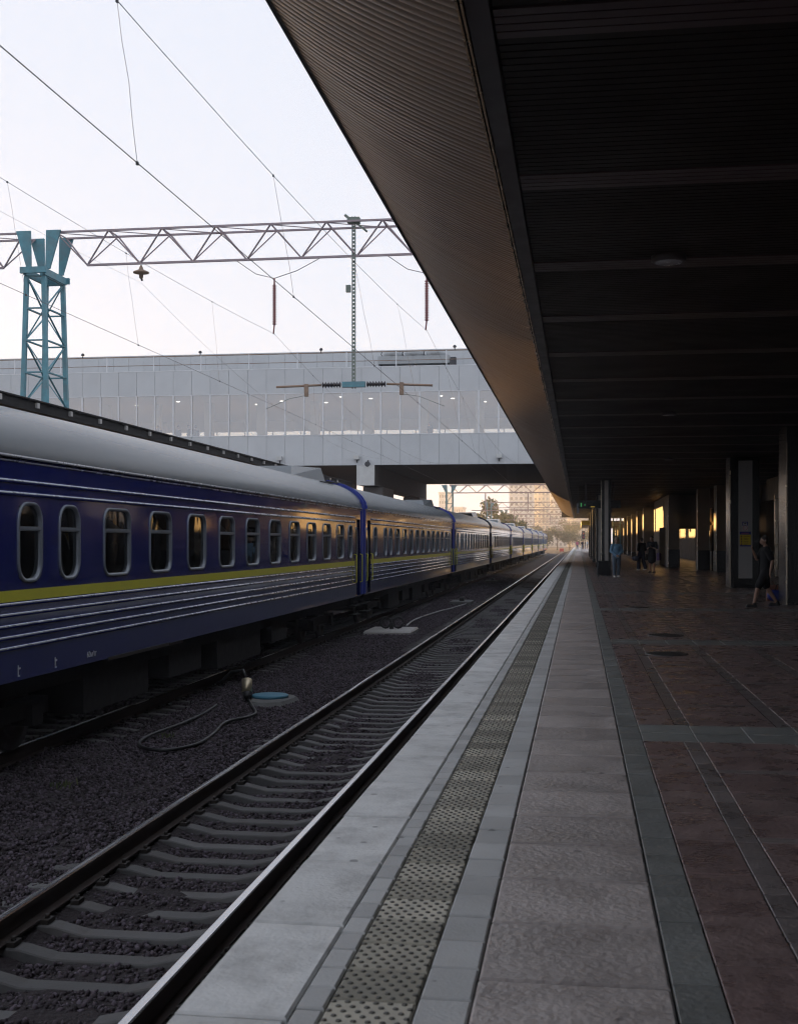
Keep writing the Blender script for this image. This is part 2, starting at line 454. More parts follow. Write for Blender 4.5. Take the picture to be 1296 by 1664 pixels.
# loose ballast stones
def stones(regions, name):
    t = (1+5**.5)/2
    ico = np.array([(-1,t,0),(1,t,0),(-1,-t,0),(1,-t,0),(0,-1,t),(0,1,t),(0,-1,-t),(0,1,-t),(t,0,-1),(t,0,1),(-t,0,-1),(-t,0,1)], float)
    ico /= np.linalg.norm(ico[0])
    fc = np.array([(0,11,5),(0,5,1),(0,1,7),(0,7,10),(0,10,11),(1,5,9),(5,11,4),(11,10,2),(10,7,6),(7,1,8),(3,9,4),(3,4,2),(3,2,6),(3,6,8),(3,8,9),(4,9,5),(2,4,11),(6,2,10),(8,6,7),(9,8,1)])
    V = []; F = []; base = 0
    for x0, x1, y0, y1, dens, r0, r1, zo in regions:
        n = int((x1-x0)*(y1-y0)*dens)
        c = np.stack([rng.uniform(x0,x1,n), rng.uniform(y0,y1,n), np.zeros(n)], 1)
        c[:,2] = [bz(a,b) for a, b in c[:,:2]]
        if x1 < -2.5 and x0 > -4.1:
            ph = ((c[:,1]-4+.2725) % .545) - .2725
            c = c[np.abs(ph) > .105]; n = len(c)
        r = rng.uniform(r0, r1, n)
        c[:,2] += r*rng.uniform(-.2,.55,n) + zo
        sc = r[:,None,None]*rng.uniform(.6,1.25,(n,1,3))
        jit = rng.uniform(.72,1.2,(n,12,1))
        ang = rng.uniform(0, 6.283, (n,2))
        p = ico[None]*jit*sc
        ca, sa = np.cos(ang[:,0])[:,None], np.sin(ang[:,0])[:,None]
        p = np.stack([p[...,0]*ca - p[...,1]*sa, p[...,0]*sa + p[...,1]*ca, p[...,2]], -1)
        ca, sa = np.cos(ang[:,1]*.15)[:,None], np.sin(ang[:,1]*.15)[:,None]
        p = np.stack([p[...,0], p[...,1]*ca - p[...,2]*sa, p[...,1]*sa + p[...,2]*ca], -1)
        p += c[:,None,:]
        V.append(p.reshape(-1,3)); F.append((fc[None] + (np.arange(n)*12)[:,None,None] + base).reshape(-1,3)); base += n*12
    V = np.concatenate(V).astype(np.float32); F = np.concatenate(F).astype(np.int32)
    me = bpy.data.meshes.new(name)
    me.vertices.add(len(V)); me.vertices.foreach_set('co', V.ravel())
    me.loops.add(F.size); me.loops.foreach_set('vertex_index', F.ravel())
    me.polygons.add(len(F)); me.polygons.foreach_set('loop_start', np.arange(0, F.size, 3, dtype=np.int32)); me.polygons.foreach_set('loop_total', np.full(len(F), 3, np.int32))
    me.materials.append(M['stone']); me.update(calc_edges=True)
    return link(name, me)
st = stones([(-7.3,-4.75,8,30,700,.013,.027,0), (-7.3,-4.75,30,60,260,.016,.032,0), (-7.3,-4.75,60,110,60,.03,.05,0),
             (-4.02,-2.62,5,28,800,.012,.025,-.004), (-4.02,-2.62,28,60,260,.016,.03,-.004), (-4.75,-4.2,6,32,650,.013,.027,.012), (-9.2,-7.3,13,34,130,.02,.036,0),
             (-2.45,-1.5,4,20,100,.02,.035,0)], 'ballast_gravel')
tag(st, 'loose purple-grey ballast stones between the tracks', 'gravel', kind='stuff')
bm_w = MB()
for cx, cy, n in ((gp(105,1280,-1.38).x, gp(105,1280,-1.38).y, 26), (gp(272,1200,-1.38).x, gp(272,1200,-1.38).y, 14)):
    for i in range(n):
        a = random.uniform(0,6.28); r = random.uniform(0,.16); h = random.uniform(.04,.11)
        x, y = cx+r*math.cos(a), cy+r*math.sin(a); dx, dy = random.uniform(-.04,.04), random.uniform(-.04,.04); w = .007
        bm_w.add([(x-w,y,-1.38),(x+w,y,-1.38),(x+dx*.6+w,y+dy*.6,-1.38+h*.7),(x+dx*.6-w,y+dy*.6,-1.38+h*.7),(x+dx*1.3,y+dy*1.3,-1.38+h)],[(0,1,2,3),(3,2,4)])
tag(bm_w.build('weeds', M['leaf']), 'small tufts of green weeds in the ballast', 'weeds', kind='stuff')

# ------------------------------------------------------------------ tracks
RAILP = [(-.075,-.18),(-.075,-.168),(-.012,-.155),(-.009,-.05),(-.0365,-.038),(-.0365,-.008),(-.028,0),(.028,0),(.0365,-.008),(.0365,-.038),(.009,-.05),(.012,-.155),(.075,-.168),(.075,-.18)]
RAILM = [1]*len(RAILP); RAILM[5]=0; RAILM[6]=0; RAILM[7]=0
def sleeper_mesh():
    b = MB()
    xs = [-1.35,-1.02,-.60,-.36,.36,.60,1.02,1.35]
    zt = [-.235,-.205,-.205,-.262,-.262,-.205,-.205,-.235]
    zt = [-.232,-.196,-.204,-.258,-.258,-.204,-.196,-.232]
    v = []
    for x, z in zip(xs, zt):
        v += [(x,-.12,-.42),(x,-.086,z-.010),(x,-.076,z),(x,.076,z),(x,.086,z-.010),(x,.12,-.42)]
    f = []
    for i in range(len(xs)-1):
        for k in range(5):
            f.append((i*6+k,(i+1)*6+k,(i+1)*6+k+1,i*6+k+1))
    f.append((0,1,2,3,4,5)); e = (len(xs)-1)*6; f.append((e+5,e+4,e+3,e+2,e+1,e))
    b.add(v, f)
    for s in (-1,1):
        for q in (-1,1):                      # rail clips
            x = s*.795 + q*.115
            b.box(x-.035,x+.035,-.06,.06,-.2,-.165,1)
            b.lathe((x,0,-.165),[(.02,0),(.02,.03)],6,1)
    return b.mesh('sleeper', [M['sleeper'], M['fast']])
SLM = sleeper_mesh()
def bend(y):
    return 0 if y < 300 else (y-300)**2/(2*650)
def track(ax, y0, y1, nobj, label, curve):
    t = empty('railway_track', (ax, y0, RAIL_Z)); tag(t, label, 'railway track')
    ys = [y0, 60, 120, 200, 300] + ([310+12*i for i in range(16)] if curve else [y1])
    for s in (-1,1):
        b = MB(); b.sweep([(s*.7965 + (bend(y) if curve else 0), y-y0, 0) for y in ys], RAILP, RAILM)
        b.build('rail', [M['railtop'], M['railside']], t)
    y = 0; i = 0; rest = MB()
    while y < y1-y0:
        jz = random.uniform(-.006,.004)
        if i < nobj:
            o = link('sleeper', SLM, t, (random.uniform(-.015,.015), y, jz), (0,0,random.uniform(-.012,.012)))
        else:
            rest.box(-1.35,1.35,y-.1,y+.1,-.42,-.215)
        y += .545; i += 1
    o = rest.build('distant_sleepers', M['sleeper'], t); o['kind'] = 'stuff'
    return t
track(AX1, 4, 330, 300, 'empty railway track with polished rails beside the platform edge', True)
track(AX2, 8, 300, 110, 'railway track in shadow under the blue passenger train', False)

# ------------------------------------------------------------------ platform paving
plat = MB()
plat.box(EDGE+.16, 14, -30, PLAT_END, -1.8, -.03)
plat = plat.build('platform', M['joint']); tag(plat, kind='structure')
pw = MB(); pw.box(EDGE+.13, EDGE+.155, -30, PLAT_END, -1.8, -.18); pw.build('platform_side_wall', M['platwall'], plat)
MAXP = 300
def paving(name, mat, cells, zb=-.05, cham=.007, dots=False, gy=.012):
    """cells: list of (x0,x1,y0,y1); nearest MAXP become single pieces"""
    cells = [c for c in cells if c[3] > 2.5]
    cells.sort(key=lambda c: (c[2]+c[3])/2 + .35*abs((c[0]+c[1])/2 - .3))
    cache = {}; rest = MB()
    for i, (x0,x1,y0,y1) in enumerate(cells):
        w, h = round(x1-x0-.007,3), round(y1-y0-gy,3)
        cx, cy = (x0+x1)/2, (y0+y1)/2
        if i < MAXP:
            key = (w,h)
            if key not in cache:
                b = MB(); b.cbox(-w/2,w/2,-h/2,h/2,zb,0,cham)
                if dots:
                    for a in range(6):
                        for c in range(7):
                            px = -w/2 + w*(a+.5+(.25 if c%2 else -.25))/6; py = -h/2 + h*(c+.5)/7
                            b.lathe((px,py,0),[(.0108,-.002),(.0100,.0035),(.006,.0055)],7,1)
                cache[key] = b.mesh(name, [mat, M['dot']] if dots else mat)
            link(name, cache[key], plat, (cx,cy,random.uniform(-.0025,.0025)), (random.uniform(-.0025,.0025),random.uniform(-.0025,.0025),random.uniform(-.002,.002)))
        else:
            rest.add([(x0+.003,y0+.003,-.001),(x1-.003,y0+.003,-.001),(x1-.003,y1-.003,-.001),(x0+.003,y1-.003,-.001)],[(0,1,2,3)])
    if rest.v:
        o = rest.build('distant_'+name, mat, plat); o['kind'] = 'stuff'
def strip(x0, x1, L, y0=2.6, y1=PLAT_END, off=0., stagger=None):
    out = []; y = y0+off
    while y < y1:
        out.append((x0,x1,y,min(y+L,y1))); y += L
    return out
paving('edge_slab', M['edge'], strip(EDGE,-.935,.985,off=.31-.985), zb=-.16, cham=.009, gy=.022)
paving('small_brick', M['brick'], strip(-.935,-.833,.2))
paving('tactile_tile', M['tactile'], strip(-.833,-.537,.3), dots=True)
paving('light_paver', M['brick'], strip(-.537,-.355,.31))
paving('brown_slab', M['slab'], strip(-.355,.32,.667,off=.42-.667), cham=.01, gy=.024)
greyc = strip(.32,.492,.36); redc = []; darkc = []
P0, PER, CW = 9.75, 9.2, .85
def cross_y():
    k = -1
    while P0+k*PER < PLAT_END:
        yield P0+k*PER; k += 1
for yc in cross_y():                           # grey bands running across the platform
    for r in range(2):
        x = .492
        while x < 11.8:
            L = .42; greyc.append((x,min(x+L,11.8),yc+r*CW/2,yc+(r+1)*CW/2)); x += L
    ya, yb = yc+CW, yc+PER
    n = 13; L = (yb-ya)/n
    for i in range(n): redc.append((.492,.80,ya+i*L,ya+(i+1)*L))
    xs = .80
    while xs < 11.4:
        for i in range(n*2): darkc.append((xs,xs+.12,ya+i*L/2,ya+(i+1)*L/2))
        for i in range(n):
            h = L
            if i % 3 == 2: darkc.append((xs+.12,xs+.83,ya+i*L,ya+i*L+.12)); redc.append((xs+.12,xs+.83,ya+i*L+.12,ya+(i+1)*L))
            else: redc.append((xs+.12,xs+.83,ya+i*L,ya+(i+1)*L))
        xs += .83
redc = [c for c in redc if c[2] < 150 or c[0] < 4]; greyc = [c for c in greyc if c[2] < 150 or c[0] < 4]; darkc = [c for c in darkc if c[2] < 150 or c[0] < 4]
paving('grey_strip_paver', M['grey'], greyc, cham=.003)
paving('dark_paver', M['greyd'], darkc, cham=.0025)
paving('red_slab', M['red'], redc, cham=.003, gy=.014)
for px, py, lab in ((1083,1063,'round iron manhole cover in red paving, the larger and closer one'),(1081,1032.5,'round iron manhole cover just past the closest cover'),
                    (1036,987,'small dark manhole cover in the paving farther along the platform'),(1043,962,'faint farthest manhole cover near the standing people')):
    p = gp(px,py,.004); r = .29 if py > 1000 else .24
    e = empty('manhole_cover', p)
    MB().lathe((0,0,0),[(r,-.03),(r,.006),(r-.03,.010),(r-.035,.003),(.0,.003)][:4],28).build('rim', M['iron'], e)
    b = MB(); b.lathe((0,0,0),[(r-.04,-.03),(r-.04,.004)],28)
    for a in range(-3,4):
        wv = math.sqrt(max(0,(r-.06)**2-(a*.07)**2)); b.box(-wv,wv,a*.07-.012,a*.07+.012,.003,.012)
    b.build('lid', M['iron'], e); tag(e, lab, 'manhole cover', 'manhole covers in the platform paving')

# ------------------------------------------------------------------ platform canopy
ZI, ZO, XI, XO = 4.35, 5.20, -.61, -2.06
CAN0, CAN1 = -25, 150
can = empty('platform_canopy', (0,0,0)); tag(can, 'long station canopy with curved slatted brown edge and dark slatted ceiling', 'canopy')
def cove(s):
    a = s*math.pi/2                      # bull-nose: flat at the inner lip, steeper towards the outer edge
    x1, z1 = XI + (XO-XI)*math.sin(a), ZI + (ZO-ZI)*(1-math.cos(a))
    x2, z2 = XI + (XO-XI)*s, ZI + (ZO-ZI)*s
    k = .2
    return x1*k + x2*(1-k), z1*k + z2*(1-k)
CS = [cove(i/9) for i in range(10)]
def cove_slat(b, y):
    v = []; 
    for x, z in CS:
        v += [(x,y-.036,z+.02),(x,y-.035,z+.003),(x,y-.029,z),(x,y+.029,z),(x,y+.035,z+.003),(x,y+.036,z+.02)]
    f = [(i*6+k,(i+1)*6+k,(i+1)*6+k+1,i*6+k+1) for i in range(9) for k in range(5)]
    return b.add(v, f, 0, True)
CSM = cove_slat(MB(), 0).mesh('edge_slat', M['slat'])
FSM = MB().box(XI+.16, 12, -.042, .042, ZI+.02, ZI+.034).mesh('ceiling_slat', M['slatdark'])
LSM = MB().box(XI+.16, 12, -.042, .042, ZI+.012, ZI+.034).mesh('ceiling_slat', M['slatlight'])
def is_light(i): return (i - 95) % 30 in (0,1,2,3)
rc, rf, rl = MB(), MB(), MB()
n = int((CAN1-CAN0)/.1)
for i in range(n):
    y = CAN0 + i*.1 + .05; j = i - int(-CAN0/.1)
    lt = is_light(j)
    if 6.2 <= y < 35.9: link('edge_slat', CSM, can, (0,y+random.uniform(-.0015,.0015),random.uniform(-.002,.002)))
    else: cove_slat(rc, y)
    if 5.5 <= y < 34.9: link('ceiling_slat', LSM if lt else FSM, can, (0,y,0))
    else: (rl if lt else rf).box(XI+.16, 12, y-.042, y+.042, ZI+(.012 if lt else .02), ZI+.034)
for b, nm, m in ((rc,'distant_edge_slats',M['slat']),(rf,'distant_ceiling_slats',M['slatdark']),(rl,'distant_light_slats',M['slatlight'])):
    o = b.build(nm, m, can); o['kind'] = 'stuff'
b = MB()
v = []
for y in (CAN0, CAN1):
    for x, z in CS: v.append((x+.01,y,z+.05))
b.add(v, [(i,i+1,10+i+1,10+i) for i in range(9)], 0, True)
b.box(XI+.02, 12.2, CAN0, CAN1, ZI+.07, ZI+.11)
b.build('slat_backing', M['void'], can)
b = MB(); b.box(XO+.1, 12.2, CAN0, CAN1, ZO+.06, ZO+.2); b.box(XO-.018,XO-.003,CAN0,CAN1,ZO-.02,ZO+.09)
b.box(XO,12.2,CAN1-.05,CAN1+.02,ZI+.1,ZO+.1)
b.build('roof_deck', M['fascia'], can)
MB().box(XI+.025, XI+.15, CAN0, CAN1, ZI-.03, ZI+.06).build('ceiling_lip', M['beam'], can)
for dx in (-.02, .008):
    MB().box(XI+dx, XI+dx+.012, CAN0, CAN1, ZI-.032 if dx < 0 else ZI-.05, ZI+.03).build('bronze_trim', M['brass'], can)
MB().box(XI-.01, XI+.01, CAN0, CAN1, ZI-.02, ZI+.03).build('trim_groove', M['void'], can)
for y in (12.4, 27.4, 42.4):
    p = at(1083, y, ZI)
    e = empty('ceiling_downlight', (p.x, y, ZI)); 
    MB().lathe((0,0,0),[(.17,.03),(.17,-.03),(.15,-.045)],24).build('housing', M['beam'], e)
    MB().lathe((0,0,0),[(.14,-.03),(.13,-.05),(.05,-.055)],24).build('lens', M['lampglass'], e)
    tag(e, {12.4:'unlit round downlight on the dark ceiling, the closest one',27.4:'unlit round downlight on the dark ceiling, second from the camera',42.4:'unlit round downlight on the dark ceiling, the farthest one'}[y], 'ceiling light', 'unlit ceiling downlights')
# second, lower canopy beyond
c2 = empty('far_canopy', (0,150,0)); tag(c2, 'lower platform canopy continuing beyond the slatted one', 'canopy')
MB().box(.4,12,.6,60,3.75,4.05).build('roof_deck', M['beam'], c2)
MB().box(.3,.4,.6,60,3.6,4.1).build('fascia', M['sgyel'], c2)

# ------------------------------------------------------------------ columns, piers, station wall
def column(y, label, x0=1.0, w=.47, top=ZI+.02):
    e = empty('platform_column', (x0, y, 0)); tag(e, label, 'column', 'dark canopy columns along the platform')
    b = MB(); b.box(0,w,0,.5,.0,.0+.25); b.box(.02,w-.02,.02,.48,.25,top); b.build('shaft', M['granite'], e)
    MB().box(.15,w-.15,-.012,.019,.26,top-.05).build('light_panel', M['colwhite'], e)
    for xx in (.004,):
        MB().box(xx,xx+.018,-.004,.03,.26,top-.02).build('corner_strip', M['chrome'], e)
    MB().box(.002,.019,.12,.40,.26,top-.05).build('side_panel', M['pier'], e)
for i, (y, lab) in enumerate([(56.6,'dark canopy column with pale stripe behind the person in the light blue jacket'),(74.6,'second dark canopy column, just behind the first one'),
               (92.6,'third canopy column along the sunlit platform'),(110.6,'fourth canopy column along the sunlit platform'),(128.6,'fifth and farthest canopy column under the slatted roof')]):
    column(y, lab)
def pier(name, x0, x1, y0, y1, label, dado=1.08, top=ZI+.015, panel=False, edge=True):
    e = empty(name, (x0,y0,0)); w, d = x1-x0, y1-y0
    tag(e, label, 'pier', 'brown piers of the station front')
    MB().box(0,w,0,d,dado,top).build('shaft', M['pier'], e)
    MB().box(-.03,w+.03,-.03,d+.03,0,dado).build('granite_base', M['granite'], e)
    if edge: MB().box(-.045,-.012,-.045,-.005,0,top-.3).build('steel_corner', M['chrome'], e)
    return e
# near dark piers with steel corner strips
for y, lab, sign in ((31.0,'dark pier with bright steel corner beside the walking person',False),(42.3,'dark pier with pale front panel carrying yellow and blue notices',True)):
    e = empty('station_pier', (5.0,y,0)); tag(e, lab, 'pier', 'dark piers of the station front')
    b = MB(); b.box(0,.95,0,1.2,0,ZI+.015); b.build('shaft', M['granite'], e)
    MB().box(-.02,.015,-.02,.015,0,ZI-.4).build('steel_corner', M['chrome'], e)
    if sign:
        MB().box(.27,.72,-.016,-.002,.32,ZI-.1).build('front_panel', M['panel'], e)
Y_S = 42.3
def zpx(py, d=41.1): return CAM_H - (py-880)*d/2000
def sx(px): return 5.0 + (px-1185.7)*41.1/2000/CT
e = empty('information_notice', (0,Y_S-.019,0)); tag(e, 'yellow notice with blue header and footer on the pier panel', 'notice')
MB().box(sx(1200.5),sx(1218),-.006,0,zpx(888),zpx(864)).build('board', M['sgblue'], e)
MB().box(sx(1200.8),sx(1217.7),-.008,-.0062,zpx(885.8),zpx(868.8)).build('yellow_field', M['sgyel'], e)
b = MB()
for i in range(4):
    z = zpx(870.5+i*4.2); b.box(sx(1202),sx(1204.3),-.0095,-.0082,z-.05,z-.0); 
    for k in range(3):
        x = 1206+random.uniform(0,1.5); b.box(sx(x),sx(x+random.uniform(5,9.5)),-.0095,-.0082,z-.014-k*.018,z-.006-k*.018)
b.build('text_lines', M['bagbrown'], e)
b = MB(); b.box(sx(1203),sx(1215),-.008,-.0062,zpx(867),zpx(866)); b.build('header_text', M['pink'], e)
e = empty('no_smoking_sign', (sx(1209),Y_S-.019,zpx(858))); tag(e, 'round red and white prohibition sign on the pier above the notice', 'sign')
MB().box(-.085,.085,-.005,0,-.085,.085).build('plate', M['sgwhite'], e)
b = MB()
for k in range(24):
    a0, a1 = 2*math.pi*k/24, 2*math.pi*(k+1)/24
    b.add([(.062*math.cos(a0),-.007,.062*math.sin(a0)),(.062*math.cos(a1),-.007,.062*math.sin(a1)),(.078*math.cos(a1),-.007,.078*math.sin(a1)),(.078*math.cos(a0),-.007,.078*math.sin(a0))],[(0,1,2,3)])
b.bar((-.045,-.0075,.045),(.045,-.0075,-.045),.014,.002); b.box(-.05,.03,-.0085,-.0078,-.008,.008)
b.build('red_ring', M['sgred'], e)
e = empty('camera_sign', (sx(1209),Y_S-.019,zpx(851))); tag(e, 'small dark blue square sign with white symbol, topmost on the pier', 'sign')
MB().box(-.09,.09,-.005,0,-.07,.065).build('plate', M['sgblue'], e)
b = MB(); b.box(-.06,.06,-.0075,-.0055,-.04,.035); b.build('white_field', M['sgwhite'], e)
b = MB(); b.box(-.03,.02,-.0095,-.0078,-.02,.02); b.box(.022,.045,-.0095,-.0078,-.012,.012); b.build('symbol', M['sgblack'], e)

stn = empty('station_building', (0,0,0)); tag(stn, 'dark station front with recessed glazing behind the piers', 'building')
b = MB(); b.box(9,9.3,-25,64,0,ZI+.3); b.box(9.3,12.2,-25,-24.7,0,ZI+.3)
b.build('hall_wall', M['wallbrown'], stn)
for i in range(14):                              # recessed dark glazing between piers
    y = -12 + i*5.2
    if y > 58: break
    MB().box(8.5,8.52,y,y+4.9,.35,3.4).build('glazing_panel', M['darkglass'], stn)
    MB().box(8.44,8.6,y+4.9,y+5.2,0,3.6).build('glazing_post', M['chrome'] if i % 3 == 0 else M['beam'], stn)
MB().box(8.46,8.62,-12,58,3.42,ZI+.02).build('lintel', M['wallbrown'], stn)
MB().box(8.46,8.58,-12,58,0,.33).build('plinth', M['granite'], stn)
w1 = pier('station_pier', 6.8, 9.6, 63.0, 64.4, 'wide brown wall end with black granite base near the gold-edged doorway')
w2 = pier('station_pier', 6.3, 6.9, 67.4, 68.4, 'slim brown pier at the far side of the narrow doorway')
e = empty('narrow_doorway', (6.9,66.2,0)); tag(e, 'narrow gold-framed glass doorway between two brown piers', 'doorway')
MB().box(-.1,-.02,0,.08,1.0,3.3).build('frame_post', M['chrome'], e)
MB().box(-.1,1.6,0,.06,2.4,2.6).build('transom', M['chrome'], e)
MB().box(-.02,1.6,.02,.04,0,3.3).build('door_glass', M['darkglass'], e)
MB().box(-.1,1.6,0,.1,3.3,ZI).build('header', M['wallbrown'], e)
MB().box(.55,.58,-.05,.0,1.2,2.0).build('handle', M['chrome'], e)
pier('station_pier', 5.3, 5.92, 75.0, 75.9, 'brown pier with black granite base and steel corner left of the dark recess')
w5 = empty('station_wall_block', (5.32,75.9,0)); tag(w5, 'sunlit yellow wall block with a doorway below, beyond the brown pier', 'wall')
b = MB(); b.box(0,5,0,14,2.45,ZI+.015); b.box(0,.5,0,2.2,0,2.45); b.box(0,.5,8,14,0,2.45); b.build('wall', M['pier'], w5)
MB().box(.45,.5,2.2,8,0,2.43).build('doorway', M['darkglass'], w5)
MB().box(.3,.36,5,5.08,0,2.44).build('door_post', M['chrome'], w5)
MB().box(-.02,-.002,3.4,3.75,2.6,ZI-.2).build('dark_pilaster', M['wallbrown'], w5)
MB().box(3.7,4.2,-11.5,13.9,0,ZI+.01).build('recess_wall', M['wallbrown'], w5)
names = ['first','second','third','fourth','fifth','sixth','seventh','eighth','ninth']
for i in range(9):
    y = 103.5 + i*11.3
    pier('station_pier', 5.3, 6.2, y, y+2.0, f'orange sunlit pier, {names[i]} of the far colonnade row', dado=.5, top=ZI+.015 if y < 149 else 3.74, edge=False)
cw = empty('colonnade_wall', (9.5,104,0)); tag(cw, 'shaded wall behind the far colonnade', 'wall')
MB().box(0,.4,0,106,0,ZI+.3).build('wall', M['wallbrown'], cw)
# hanging display and bits
e = empty('departure_display', (0,58.9,0)); tag(e, 'long dark hanging departure display behind the first canopy column', 'display')
MB().box(-.02,1.95,0,.22,3.12,3.50).build('casing', M['sgblack'], e)
for x in (.3,1.6): MB().box(x,x+.05,.08,.13,3.50,ZI+.02).build('hanger', M['beam'], e)
b = MB(); b.box(.08,.14,-.004,-.001,3.2,3.38); b.box(.26,.30,-.004,-.001,3.24,3.33); b.build('green_segments', led_g, e)
b = MB(); b.box(.55,.75,-.004,-.001,3.17,3.22); b.build('amber_segments', led_y, e)
e = empty('platform_sign', (-.05,62,0)); tag(e, 'narrow pale framed sign hanging edge-on left of the departure display', 'sign')
MB().box(-.06,.06,0,1.2,2.95,3.45).build('board', M['wframe'], e); MB().box(-.02,.02,.5,.6,3.45,ZI+.02).build('hanger', M['beam'], e)
e = empty('hanging_sign_box', (.3,118,0)); tag(e, 'golden sunlit sign box hanging at the far end of the canopy', 'sign')
MB().box(0,1.3,0,.25,3.1,3.55).build('box', M['sgyel'], e); MB().box(.6,.66,.1,.15,3.55,ZI+.02).build('hanger', M['beam'], e)

# ------------------------------------------------------------------ passenger train
CAR0, CARL = 9.7, 27.7
def rrect(cx, cy, w, h, r, n=5):
    pts = []
    for qx, qy, a0 in ((1,1,0),(-1,1,90),(-1,-1,180),(1,-1,270)):
        for k in range(n+1):
            a = R(a0 + 90*k/n)
            pts.append((cx+qx*(w/2-r)+r*math.cos(a), cy+qy*(h/2-r)+r*math.sin(a)))
    return pts
WX = 1.55
WZ0, WZ1 = 1.10, 1.985        # clear glass opening heights
wins = [(2.2+.0,.60,0)] if False else []
wins = [(4.08+.335,.58,1),(5.24+.345,.58,1)]
for i in range(10): wins.append((6.73+.54+i*1.862, .96, 0 if i == 2 else (1 if i != 4 else 1)))
wins.append((25.2+.35,.56,1))
wins.insert(0,(2.3,.58,1))
def window_meshes(w, split):
    h = WZ1-WZ0; r = .16 if w > .7 else .2
    fb = MB()
    outer = rrect(0,0,w+.09,h+.09,r+.045); inner = rrect(0,0,w,h,r); n = len(outer)
    xo = .022
    v = [(xo-.03,a,b) for a,b in outer] + [(xo-.006,a*.995,b*.995) for a,b in outer] + [(xo,a*.97,b*.98) for a,b in outer] + [(xo-.008,a,b) for a,b in inner] + [(-.05,a,b) for a,b in inner]
    f = []
    for L in range(4):
        for k in range(n):
            k2=(k+1)%n; f.append((L*n+k,L*n+k2,(L+1)*n+k2,(L+1)*n+k))
    fb.add(v,f,0,True)
    frame = fb.mesh('window_frame', M['wframe'])
    gb = MB()
    pts = rrect(0,0,w,h,r); gb.add([(-.03,a,b) for a,b in pts],[tuple(range(len(pts)))])
    pane = gb.mesh('pane', M['glasst'])
    sb = MB(); sb.box(-.028,.006,-w/2,w/2,.135,.19); sb.box(-.02,.015,-w/2,w/2,.15,.172)
    sash = sb.mesh('sash_bar', M['wframe'])
    cb = MB()
    for s in (-1,1):
        v=[]; m=9; ww = w*.27
        for k in range(m):
            yy = s*(w/2 - ww*k/(m-1)); xx = -.12 + .02*(k%2)
            v += [(xx,yy,-h/2),(xx,yy+s*.03*0,h/2)]
        cb.add(v,[(2*k,2*k+2,2*k+3,2*k+1) for k in range(m-1)])
    curt = cb.mesh('curtain', M['curtain'])
    bb = MB(); t_ = .30*w  # white wedge added behind the upper pane to imitate reflected sky
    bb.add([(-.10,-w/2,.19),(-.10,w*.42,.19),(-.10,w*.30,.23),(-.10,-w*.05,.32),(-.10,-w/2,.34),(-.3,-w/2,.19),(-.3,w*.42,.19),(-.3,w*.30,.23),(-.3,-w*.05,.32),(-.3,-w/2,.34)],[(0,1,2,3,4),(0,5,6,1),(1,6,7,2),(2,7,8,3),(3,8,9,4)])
    glint = bb.mesh('sky_glint', M['sky_glint'])
    return frame, pane, sash, curt, glint
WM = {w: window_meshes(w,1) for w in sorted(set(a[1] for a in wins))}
DW = window_meshes(.34,0)
DOORS = (.55, 1.35), (CARL-1.35, CARL-.55)
